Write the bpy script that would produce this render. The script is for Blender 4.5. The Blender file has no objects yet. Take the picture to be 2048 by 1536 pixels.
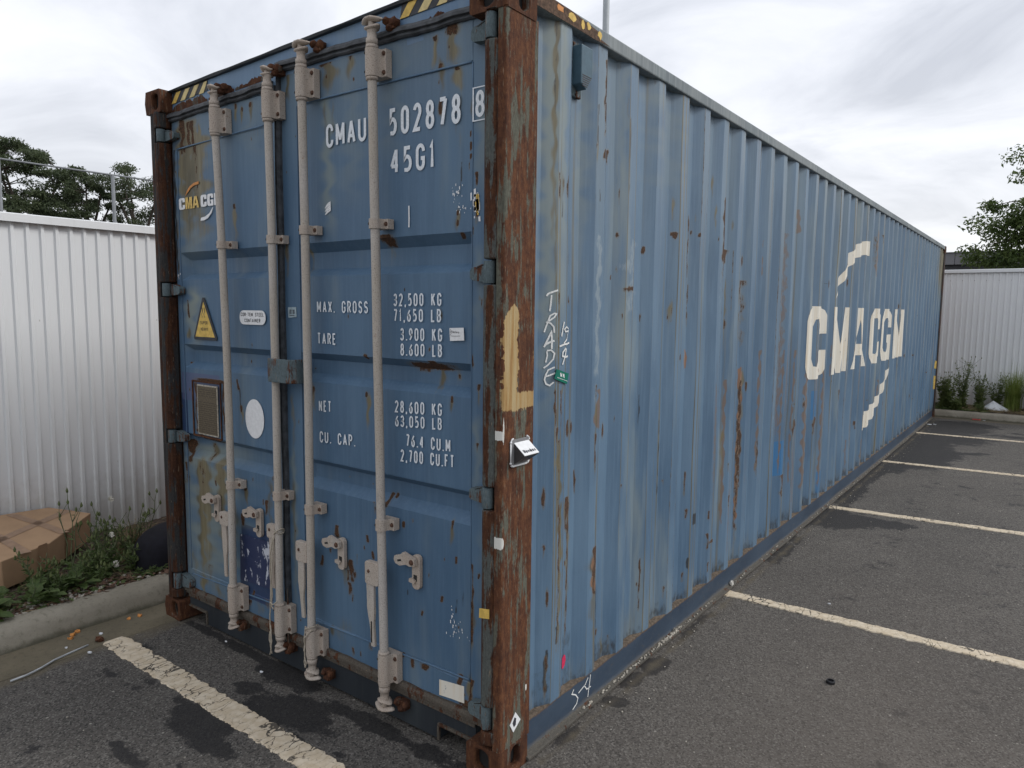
import bpy, bmesh, math, random
import numpy as np
from mathutils import Vector, Matrix

rng = np.random.default_rng(7)
random.seed(7)
SC = bpy.context.scene
COL = SC.collection

# ------------------------------------------------------------------ camera
cam_d = bpy.data.cameras.new('camera')
cam = bpy.data.objects.new('camera', cam_d)
COL.objects.link(cam)
cam_d.sensor_width = 36.0
cam_d.lens = 25.26
cam_d.clip_start = 0.05
cam_d.clip_end = 3000
_az, _el, _ro = 0.643707, -0.103193, 0.010701
_f = Vector((-math.sin(_az)*math.cos(_el), math.cos(_az)*math.cos(_el), math.sin(_el)))
_r = _f.cross(Vector((0, 0, 1))).normalized()
_u = _r.cross(_f)
_c, _s = math.cos(_ro), math.sin(_ro)
_r, _u = _c*_r + _s*_u, -_s*_r + _c*_u
cam.matrix_world = Matrix(((_r.x, _u.x, -_f.x, 1.534715), (_r.y, _u.y, -_f.y, -1.992162),
                           (_r.z, _u.z, -_f.z, 1.766666), (0, 0, 0, 1)))
SC.camera = cam

# ------------------------------------------------------------------ light
SUN_EL, SUN_AZ = math.radians(40), math.radians(124)     # azimuth measured from -Y towards +X
sun_d = bpy.data.lights.new('sun', 'SUN')
sun_d.energy = 1.5
sun_d.angle = math.radians(19)
sun_d.color = (1.0, 0.975, 0.935)
sun = bpy.data.objects.new('sun', sun_d)
COL.objects.link(sun)
_sd = Vector((math.sin(SUN_AZ)*math.cos(SUN_EL), -math.cos(SUN_AZ)*math.cos(SUN_EL), math.sin(SUN_EL)))
sun.rotation_euler = _sd.to_track_quat('Z', 'Y').to_euler()

SC.view_settings.view_transform = 'Standard'
SC.view_settings.look = 'None'
SC.view_settings.exposure = 0.38
SC.view_settings.gamma = 1.0
SC.view_settings.use_curve_mapping = False


class G:
    """small wrapper for writing node graphs"""
    def __init__(s, nt):
        s.nt = nt

    def n(s, t, **kw):
        nd = s.nt.nodes.new(t)
        for k, v in kw.items():
            setattr(nd, k, v)
        return nd

    def put(s, sock, v):
        if isinstance(v, bpy.types.NodeSocket):
            s.nt.links.new(v, sock)
        elif v is not None:
            if sock.type == 'RGBA' and not isinstance(v, (int, float)) and len(v) == 3:
                v = (*v, 1)
            sock.default_value = v

    def m(s, op, a, b=None, c=None, clamp=False):
        nd = s.n('ShaderNodeMath', operation=op, use_clamp=clamp)
        s.put(nd.inputs[0], a)
        s.put(nd.inputs[1], b)
        s.put(nd.inputs[2], c)
        return nd.outputs[0]

    def mul(s, a, b): return s.m('MULTIPLY', a, b)
    def add(s, a, b): return s.m('ADD', a, b)
    def sub(s, a, b): return s.m('SUBTRACT', a, b)

    def step(s, v, lo, hi):
        nd = s.n('ShaderNodeMapRange', interpolation_type='SMOOTHSTEP', clamp=True)
        s.put(nd.inputs[0], v)
        nd.inputs[1].default_value = lo
        nd.inputs[2].default_value = hi
        return nd.outputs[0]

    def mix(s, f, a, b, blend='MIX'):
        nd = s.n('ShaderNodeMix', data_type='RGBA', blend_type=blend)
        s.put(nd.inputs[0], f)
        s.put(nd.inputs[6], a)
        s.put(nd.inputs[7], b)
        return nd.outputs[2]

    def obj(s):
        return s.n('ShaderNodeTexCoord').outputs['Object']

    def map(s, v, scale=(1, 1, 1), loc=(0, 0, 0), rot=(0, 0, 0)):
        nd = s.n('ShaderNodeMapping')
        s.put(nd.inputs[0], v)
        nd.inputs[1].default_value = loc
        nd.inputs[2].default_value = rot
        nd.inputs[3].default_value = scale
        return nd.outputs[0]

    def noise(s, v, scale=5, detail=4, rough=.55, dist=0, out=0):
        nd = s.n('ShaderNodeTexNoise')
        s.put(nd.inputs['Vector'], v)
        nd.inputs['Scale'].default_value = scale
        nd.inputs['Detail'].default_value = detail
        nd.inputs['Roughness'].default_value = rough
        nd.inputs['Distortion'].default_value = dist
        return nd.outputs[out]

    def voro(s, v, scale=5, feature='F1', rand=1.0, out=0):
        nd = s.n('ShaderNodeTexVoronoi', feature=feature)
        s.put(nd.inputs['Vector'], v)
        nd.inputs['Scale'].default_value = scale
        nd.inputs['Randomness'].default_value = rand
        return nd.outputs[out]

    def attr(s, name):
        if not name:
            return 0.0, 0.0, 0.0, 0.0
        nd = s.n('ShaderNodeAttribute', attribute_name=name)
        sp = s.n('ShaderNodeSeparateColor')
        s.nt.links.new(nd.outputs['Color'], sp.inputs[0])
        return sp.outputs[0], sp.outputs[1], sp.outputs[2], nd.outputs['Alpha']

    def ramp(s, f, stops):
        nd = s.n('ShaderNodeValToRGB')
        s.put(nd.inputs[0], f)
        cr = nd.color_ramp
        while len(cr.elements) < len(stops):
            cr.elements.new(.5)
        for e, (p, c) in zip(cr.elements, stops):
            e.position = p
            e.color = (*c, 1) if len(c) == 3 else c
        return nd.outputs[0]

    def bump(s, h, strength=.3, dist=.01, normal=None):
        nd = s.n('ShaderNodeBump')
        nd.inputs['Strength'].default_value = strength
        nd.inputs['Distance'].default_value = dist
        s.put(nd.inputs['Height'], h)
        if normal is not None:
            s.put(nd.inputs['Normal'], normal)
        return nd.outputs[0]


def new_mat(name):
    m = bpy.data.materials.new(name)
    m.use_nodes = True
    nt = m.node_tree
    b = nt.nodes['Principled BSDF']
    return m, G(nt), b


def simple(name, col, rough=.6, var=.25, scale=30, metal=0, spec=.35, bump=0.0, stretch=(1, 1, 1)):
    m, g, b = new_mat(name)
    v = g.map(g.obj(), stretch)
    nz = g.noise(v, scale, 5, .6)
    f = g.step(nz, .3, .7)
    c = g.mix(f, tuple(x*(1-var) for x in col), tuple(min(1, x*(1+var)) for x in col))
    g.put(b.inputs['Base Color'], c)
    b.inputs['Roughness'].default_value = rough
    b.inputs['Metallic'].default_value = metal
    b.inputs['Specular IOR Level'].default_value = spec
    if bump:
        g.put(b.inputs['Normal'], g.bump(nz, bump, .01))
    return m


# ------------------------------------------------------------------ sky (overcast)
W = bpy.data.worlds.new('World')
SC.world = W
W.use_nodes = True
wt = W.node_tree
for nd in list(wt.nodes):
    wt.nodes.remove(nd)
g = G(wt)
wo = g.n('ShaderNodeOutputWorld')
bg = g.n('ShaderNodeBackground')
sky = g.n('ShaderNodeTexSky', sky_type='NISHITA')
sky.sun_disc = False
sky.sun_elevation = SUN_EL
sky.sun_rotation = math.pi - SUN_AZ
dirv = g.n('ShaderNodeTexCoord').outputs['Generated']
sp = g.n('ShaderNodeSeparateXYZ')
g.put(sp.inputs[0], dirv)
zz = g.m('MAXIMUM', sp.outputs[2], 0.0)
den = g.add(zz, .22)
cb = g.n('ShaderNodeCombineXYZ')
g.put(cb.inputs[0], g.m('DIVIDE', sp.outputs[0], den))
g.put(cb.inputs[1], g.m('DIVIDE', sp.outputs[1], den))
c1 = g.noise(g.map(cb.outputs[0], (1, 1.35, 1), (3.1, .4, 0), (0, 0, .6)), 1.5, 8, .56, .6)
c2 = g.noise(g.map(cb.outputs[0], (1, 1, 1), (8.7, 2.2, 0)), .7, 4, .5)
cf = g.add(g.mul(c1, .62), g.mul(c2, .38))
cloud = g.ramp(cf, [(.36, (.47, .495, .555)), (.45, (.60, .625, .685)), (.53, (.71, .73, .785)), (.64, (.79, .805, .845))])
hor = g.m('POWER', g.sub(1.0, zz), 7.0)
cloud = g.mix(g.mul(hor, .62), cloud, (.83, .815, .775))
cloud_bg = g.n('ShaderNodeBackground')
g.put(cloud_bg.inputs[0], cloud)
cloud_bg.inputs[1].default_value = 1.08
bg.inputs[1].default_value = .06
wt.links.new(sky.outputs[0], bg.inputs[0])
mx = g.n('ShaderNodeMixShader')
mx.inputs[0].default_value = .93
wt.links.new(bg.outputs[0], mx.inputs[1])
wt.links.new(cloud_bg.outputs[0], mx.inputs[2])
wt.links.new(mx.outputs[0], wo.inputs[0])

# ------------------------------------------------------------------ mesh helpers
class MB:
    """collects faces for ONE mesh object"""
    def __init__(s):
        s.v, s.f, s.mi, s.sm = [], [], [], []

    def face(s, idx, mi=0, sm=False):
        s.f.append(tuple(idx)); s.mi.append(mi); s.sm.append(sm)

    def box(s, x0, x1, y0, y1, z0, z1, mi=0):
        b = len(s.v)
        s.v += [(x, y, z) for z in (z0, z1) for y in (y0, y1) for x in (x0, x1)]
        for q in ((0, 2, 3, 1), (4, 5, 7, 6), (0, 1, 5, 4), (2, 6, 7, 3), (0, 4, 6, 2), (1, 3, 7, 5)):
            s.face([b+i for i in q], mi)
        return s

    def prism(s, poly, z0, z1, axis=2, mi=0, caps=True):
        """poly extruded along axis from z0 to z1; poly coords are the two other axes in order"""
        b = len(s.v); n = len(poly)
        def P(a, c, t):
            return (t, a, c) if axis == 0 else (a, t, c) if axis == 1 else (a, c, t)
        s.v += [P(a, c, z0) for a, c in poly] + [P(a, c, z1) for a, c in poly]
        for i in range(n):
            j = (i+1) % n
            s.face((b+i, b+j, b+n+j, b+n+i), mi)
        if caps:
            s.face([b+i for i in range(n)][::-1], mi)
            s.face([b+n+i for i in range(n)], mi)
        return s

    def tube(s, pts, rad, n=12, mi=0, caps=True, sm=True):
        pts = [Vector(p) for p in pts]
        if not hasattr(rad, '__len__'):
            rad = [rad]*len(pts)
        b = len(s.v)
        up = Vector((0, 0, 1))
        prev = None
        for i, p in enumerate(pts):
            t = (pts[min(i+1, len(pts)-1)] - pts[max(i-1, 0)])
            t = t.normalized() if t.length > 1e-9 else Vector((0, 0, 1))
            if prev is None:
                a = t.cross(up)
                if a.length < .05:
                    a = t.cross(Vector((1, 0, 0)))
                a.normalize()
            else:
                a = prev - t*prev.dot(t)
                a.normalize()
            prev = a
            c = t.cross(a)
            for k in range(n):
                w = 2*math.pi*k/n
                q = p + (a*math.cos(w) + c*math.sin(w))*rad[i]
                s.v.append(tuple(q))
        for i in range(len(pts)-1):
            for k in range(n):
                k2 = (k+1) % n
                s.face((b+i*n+k, b+i*n+k2, b+(i+1)*n+k2, b+(i+1)*n+k), mi, sm)
        if caps:
            s.face([b+k for k in range(n)][::-1], mi)
            e = b+(len(pts)-1)*n
            s.face([e+k for k in range(n)], mi)
        return s

    def lump(s, c, r, n=(8, 6), jit=.0, mi=0, sm=True):
        b = len(s.v); nu, nv = n
        s.v.append((c[0], c[1], c[2]-r[2]))
        for j in range(1, nv):
            t = math.pi*j/nv
            for i in range(nu):
                w = 2*math.pi*i/nu
                k = 1 + random.uniform(-jit, jit)
                s.v.append((c[0]+r[0]*k*math.sin(t)*math.cos(w), c[1]+r[1]*k*math.sin(t)*math.sin(w), c[2]-r[2]*k*math.cos(t)))
        s.v.append((c[0], c[1], c[2]+r[2]))
        e = len(s.v)-1
        for i in range(nu):
            i2 = (i+1) % nu
            s.face((b, b+1+i2, b+1+i), mi, sm)
            for j in range(nv-2):
                o = b+1+j*nu
                s.face((o+i, o+i2, o+nu+i2, o+nu+i), mi, sm)
            o = b+1+(nv-2)*nu
            s.face((o+i, o+i2, e), mi, sm)
        return s

    def build(s, name, mats, parent=None, bevel=0, loc=None, seg=2):
        me = bpy.data.meshes.new(name)
        me.from_pydata(s.v, [], s.f)
        for m in (mats if isinstance(mats, (list, tuple)) else [mats]):
            me.materials.append(m)
        me.polygons.foreach_set('material_index', s.mi)
        me.polygons.foreach_set('use_smooth', s.sm)
        me.update()
        o = link(name, me, parent)
        if bevel:
            bv = o.modifiers.new('bevel', 'BEVEL')
            bv.width = bevel; bv.segments = seg; bv.limit_method = 'ANGLE'; bv.angle_limit = math.radians(40)
        if loc is not None:
            o.location = loc
        return o


def link(name, me, parent=None):
    o = bpy.data.objects.new(name, me)
    COL.objects.link(o)
    if parent is not None:
        o.parent = parent
        if parent.type == 'EMPTY':
            o.matrix_parent_inverse = Matrix.Translation(-Vector(parent.location))
    return o


def thing(name, label, cat, loc=(0, 0, 0), group=None):
    o = bpy.data.objects.new(name, None)
    COL.objects.link(o)
    o.empty_display_size = .2
    o.location = loc
    return tag(o, label, cat, group)


def tag(o, label, cat, group=None):
    o['label'] = label; o['category'] = cat
    if group:
        o['group'] = group
    return o


def kind(o, k='structure', label=None):
    o['kind'] = k
    if label:
        o['label'] = label
    return o


def grid_mesh(name, U, V, fn, mat, parent=None, smooth=False, attrs=None):
    """regular sheet: fn(u, v) -> x, y, z arrays; attrs(u, v) -> dict name -> (n,4)"""
    u, v = np.meshgrid(np.asarray(U, float), np.asarray(V, float))
    x, y, z = fn(u, v)
    co = np.stack([x, y, z], -1).reshape(-1, 3)
    nu, nv = len(U), len(V)
    a = (np.arange(nv-1)[:, None]*nu + np.arange(nu-1)[None, :]).ravel()
    q = np.stack([a, a+1, a+1+nu, a+nu], 1).astype(np.int32)
    me = bpy.data.meshes.new(name)
    me.vertices.add(len(co)); me.vertices.foreach_set('co', co.astype(np.float32).ravel())
    me.loops.add(q.size); me.loops.foreach_set('vertex_index', q.ravel())
    me.polygons.add(len(q)); me.polygons.foreach_set('loop_start', (np.arange(len(q))*4).astype(np.int32))
    me.polygons.foreach_set('use_smooth', np.full(len(q), smooth))
    me.update(calc_edges=True)
    if attrs:
        for k, d in attrs(u, v).items():
            at = me.attributes.new(k, 'FLOAT_COLOR', 'POINT')
            at.data.foreach_set('color', d.reshape(-1, 4).astype(np.float32).ravel())
    me.materials.append(mat)
    return link(name, me, parent)


def cuts(lo, hi, step, extra=()):
    n = max(1, int(round((hi-lo)/step)))
    a = np.concatenate([np.linspace(lo, hi, n+1), [e for e in extra if lo <= e <= hi]])
    a = np.unique(np.round(a, 5))
    keep = [a[0]]
    for t in a[1:]:
        if t - keep[-1] > 4e-4:
            keep.append(t)
    return np.array(keep)
# ------------------------------------------------------------------ stains measured on the doors and the side
DOOR_STAINS=[[-2.192,2.734,2.537,0.07,'r',0.85],[-2.122,2.715,2.575,0.048,'r',0.8],[-2.085,2.714,2.515,0.0414,'r',0.85],[-2.141,2.72,2.011,0.192,'g',0.9],[-2.069,2.567,2.265,0.024,'r',0.6],[-2.216,2.584,2.276,0.04,'g',0.8],[-1.699,2.737,2.716,0.0294,'r',1],[-1.7,2.732,2.651,0.0378,'g',1],[-1.644,2.712,2.694,0.02,'r',1],[-1.646,2.71,2.634,0.028,'g',0.9],[-1.57,2.726,2.705,0.021,'r',0.9],[-1.572,2.721,2.633,0.032,'g',0.9],[-1.28,2.798,2.68,0.036,'g',0.9],[-1.014,2.829,2.784,0.1152,'r',0.85],[-1.006,2.815,2.664,0.1088,'g',0.9],[-1.015,2.668,2.06,0.0832,'b',0.8],[-1.034,2.641,2.443,0.032,'g',0.45],[-0.982,2.632,2.478,0.0272,'g',0.35],[-0.861,2.799,2.767,0.036,'r',0.6],[-0.863,2.795,2.692,0.0512,'g',0.75],[-0.841,2.71,2.696,0.012,'r',0.9],[-1.056,2.785,2.713,0.0256,'g',0.5],[-0.38,2.777,2.756,0.0234,'r',0.95],[-0.385,2.764,2.653,0.0338,'g',0.95],[-0.355,2.672,2.654,0.0208,'r',1],[-0.355,2.69,2.561,0.0312,'g',0.8],[-0.291,2.797,2.758,0.0624,'r',0.9],[-0.29,2.779,2.649,0.0624,'g',0.95],[-0.312,2.728,2.689,0.0104,'r',1],[-0.271,2.649,2.635,0.0384,'r',0.7],[-0.271,2.649,2.547,0.0576,'g',0.9],[-0.27,2.547,2.315,0.0432,'g',0.35],[-0.36,2.544,2.486,0.0234,'r',0.9],[-0.355,2.534,2.434,0.0286,'g',0.6],[-0.212,2.411,2.393,0.0096,'r',1],[-0.212,2.37,2.344,0.0096,'r',1],[-0.209,2.329,2.312,0.012,'r',1],[-0.216,2.3,2.264,0.0072,'r',0.7],[-0.205,2.519,2.44,0.012,'g',0.8],[-0.257,2.304,2.205,0.0072,'k',1],[-0.178,2.26,2.212,0.0168,'r',1],[-0.177,2.127,2.102,0.0144,'r',1],[-0.174,2.109,2.073,0.0176,'g',0.6],[-0.653,2.062,2.01,0.078,'r',0.95],[-0.663,2.012,1.962,0.056,'g',0.4],[-0.271,2.13,2.115,0.012,'r',1],[-0.274,2.097,2.075,0.013,'r',1],[-0.274,2.134,2.042,0.026,'g',0.7],[-0.259,2.049,2.03,0.0364,'r',1],[-0.222,2.039,2.01,0.0336,'r',1],[-0.117,2.182,2.143,0.0192,'r',0.9],[-0.126,2.176,2.088,0.024,'g',0.5],[-0.148,1.804,1.775,0.0132,'r',0.75],[-0.145,1.801,1.727,0.0216,'g',0.4],[-0.198,2.065,2.038,0.012,'r',0.9],[-0.792,1.569,1.552,0.024,'r',1],[-0.412,1.561,1.545,0.0364,'r',1],[-0.445,1.551,1.525,0.224,'r',0.9],[-0.494,1.532,1.512,0.078,'r',0.6],[-0.388,1.532,1.442,0.0312,'g',0.9],[-0.375,1.461,1.445,0.0182,'g',0.9],[-0.302,1.512,1.495,0.0182,'r',0.85],[-0.302,1.514,1.487,0.026,'g',0.7],[-0.299,1.429,1.406,0.0168,'r',1],[-0.299,1.422,1.363,0.0192,'g',0.8],[-0.197,1.596,1.549,0.0144,'r',1],[-0.163,1.486,1.463,0.0144,'r',0.95],[-0.163,1.476,1.395,0.0156,'g',0.7],[-0.788,1.409,1.387,0.015,'r',1],[-0.777,1.399,1.248,0.032,'g',0.8],[-1.143,1.409,1.305,0.0324,'r',0.6],[-1.143,1.416,1.277,0.036,'g',0.6],[-0.357,1.751,1.722,0.0156,'g',1],[-0.357,1.743,1.731,0.0078,'r',1],[-0.999,0.787,0.728,0.0442,'r',1],[-0.982,0.769,0.699,0.0476,'g',0.5],[-0.673,0.982,0.956,0.021,'r',1],[-0.64,0.987,0.966,0.018,'r',0.95],[-0.668,0.95,0.927,0.032,'r',0.8],[-0.742,0.938,0.882,0.0224,'r',0.6],[-0.567,0.885,0.859,0.015,'r',0.95],[-0.298,0.938,0.9,0.0182,'r',1],[-0.298,0.934,0.831,0.0208,'g',0.8],[-0.274,0.798,0.771,0.0156,'r',1],[-0.795,0.779,0.748,0.0192,'r',1],[-1.099,0.623,0.572,0.0288,'r',1],[-0.812,0.728,0.713,0.016,'r',0.9],[-0.754,0.714,0.68,0.0224,'r',1],[-0.893,0.645,0.538,0.0476,'r',0.85],[-0.921,0.597,0.539,0.0272,'r',0.9],[-0.938,0.64,0.499,0.0816,'g',0.5],[-0.168,1.262,1.228,0.0144,'r',0.9],[-0.107,1.218,1.194,0.0176,'r',0.8],[-0.116,0.846,0.827,0.0144,'r',0.9],[-0.159,0.758,0.738,0.0168,'r',0.9],[-0.337,0.778,0.769,0.0104,'r',0.8],[-0.859,0.68,0.634,0.0128,'r',0.7],[-1.039,0.669,0.645,0.017,'r',0.5],[-0.911,0.541,0.478,0.034,'r',0.8],[-0.892,0.488,0.451,0.0136,'r',0.7],[-0.462,0.529,0.508,0.0196,'r',1],[-0.351,0.62,0.593,0.014,'r',1],[-0.189,0.787,0.445,0.0104,'r',0.9],[-0.191,0.634,0.444,0.0168,'r',0.9],[-0.191,0.646,0.383,0.0288,'g',0.6],[-0.773,0.306,0.267,0.032,'r',0.7],[-0.562,0.313,0.296,0.03,'r',0.9],[-0.512,0.311,0.259,0.021,'r',0.8],[-0.454,0.303,0.277,0.0504,'r',0.8],[-0.251,0.324,0.276,0.0338,'r',1],[-0.248,0.323,0.176,0.0312,'r',0.75],[-0.194,0.32,0.196,0.0216,'r',0.9],[-0.194,0.33,0.196,0.0432,'g',0.7],[-1.031,0.295,0.256,0.036,'g',0.9],[-0.89,0.243,0.203,0.0204,'r',0.7],[-0.836,0.241,0.219,0.017,'r',0.7],[-0.545,0.598,0.576,0.0084,'k',1],[-0.274,0.625,0.564,0.0084,'k',0.8],[-0.239,0.674,0.552,0.0078,'k',0.6],[-0.131,0.563,0.527,0.0078,'k',1],[-0.143,0.255,0.214,0.0576,'r',0.7],[-0.199,0.225,0.153,0.13,'r',0.8],[-0.386,0.192,0.148,0.078,'r',0.5],[-1.727,2.268,2.244,0.0308,'r',1],[-1.727,2.254,2.07,0.0378,'g',0.8],[-1.746,1.398,1.342,0.0308,'r',1],[-1.727,1.354,1.241,0.0132,'k',0.9],[-1.724,1.267,1.231,0.022,'r',0.9],[-1.718,1.26,1.155,0.0352,'g',0.8],[-2.197,1.799,1.692,0.025,'r',0.8],[-2.28,2.59,1.908,0.025,'k',0.8],[-2.263,2.225,1.907,0.025,'r',0.5],[-2.191,1.639,1.585,0.05,'g',1],[-2.151,1.852,1.532,0.17,'b',1],[-2.074,1.826,1.641,0.096,'b',0.6],[-2.305,1.297,1.023,0.1404,'n',1],[-2.099,1.412,1.249,0.37,'p',1],[-2.147,1.361,1.041,0.03,'r',0.7],[-1.885,1.379,1.073,0.023,'r',0.8],[-1.998,1.383,1.367,0.288,'r',1],[-2.018,1.069,1.047,0.28,'r',1],[-2.125,1.1,1.04,0.104,'r',0.8],[-2.037,1.029,0.919,0.055,'r',0.55],[-2.037,1.024,0.933,0.0672,'g',0.8],[-2.112,0.924,0.686,0.0676,'r',0.5],[-2.128,0.924,0.167,0.078,'g',1],[-1.924,0.958,0.746,0.0672,'r',0.35],[-1.927,0.963,0.636,0.0912,'g',1],[-2.235,1.033,0.891,0.0468,'r',0.9],[-2.264,0.903,0.774,0.0378,'r',0.7],[-2.307,1.025,0.795,0.0432,'g',0.6],[-1.7,0.884,0.827,0.0352,'r',1],[-1.694,0.852,0.747,0.0352,'g',0.9],[-1.527,0.81,0.728,0.0294,'r',1],[-1.555,0.81,0.784,0.0168,'r',0.9],[-1.735,0.706,0.642,0.0352,'r',1],[-1.982,0.841,0.813,0.024,'r',0.9],[-1.464,0.95,0.92,0.021,'r',0.9],[-1.64,0.909,0.893,0.0168,'r',0.7],[-1.624,0.657,0.326,0.2604,'n',1],[-1.632,0.366,0.259,0.2904,'n',0.9],[-1.651,0.316,0.284,0.0264,'r',0.8],[-1.688,0.258,0.226,0.0368,'r',0.8],[-1.535,0.298,0.251,0.0756,'r',0.5],[-1.623,0.262,0.195,0.132,'g',0.4],[-2.051,0.363,0.277,0.05,'r',0.5],[-2.118,0.291,0.146,0.0728,'g',0.8],[-1.969,0.27,0.185,0.1,'g',0.5],[-2.218,0.413,0.148,0.0756,'g',0.35],[-2.386,0.961,0.13,0.0648,'b',0.7],[-2.264,0.92,0.162,0.156,'b',0.5],[-2.359,0.234,0.083,0.1456,'r',0.4],[-2.171,2.704,2.012,0.1248,'g',1],[-2.088,2.693,2.138,0.0672,'g',1],[-2.028,2.685,2.237,0.048,'g',0.9],[-2.203,2.726,2.508,0.0384,'r',0.5],[-2.045,1.031,0.159,0.528,'b',0.85],[-2.087,0.943,0.178,0.13,'g',0.8],[-1.919,0.938,0.417,0.096,'g',0.8],[-2.365,0.791,0.137,0.0648,'g',0.6],[-1.808,0.768,0.361,0.0736,'g',0.4],[-1.499,0.922,0.356,0.064,'g',0.4],[-1.297,1.097,0.28,0.0456,'b',0.6],[-2.149,2.575,1.905,0.3,'b',0.55],[-2.059,2.676,2.008,0.2208,'g',0.8],[-1.579,2.805,2.44,0.28,'b',0.35],[-0.599,2.845,2.333,0.168,'b',0.4],[-0.867,2.783,2.177,0.16,'b',0.35],[-0.153,2.545,2.196,0.072,'b',0.5],[-1.292,1.358,0.853,0.038,'g',0.35],[-1.3,0.952,0.255,0.038,'g',0.4],[-1.182,2.068,1.89,0.017,'g',0.7],[-1.311,2.062,1.892,0.0228,'r',0.5],[-1.31,2.074,1.892,0.036,'g',0.6],[-0.111,2.741,2.606,0.022,'r',0.5],[-0.161,1.982,1.616,0.0624,'b',0.4],[-0.168,1.353,1.047,0.048,'b',0.5],[-0.139,1.051,0.258,0.048,'b',0.25],[-0.944,0.358,0.142,0.204,'g',0.25],[-1.58,2.601,2.555,0.24,'g',0.3]]
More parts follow.
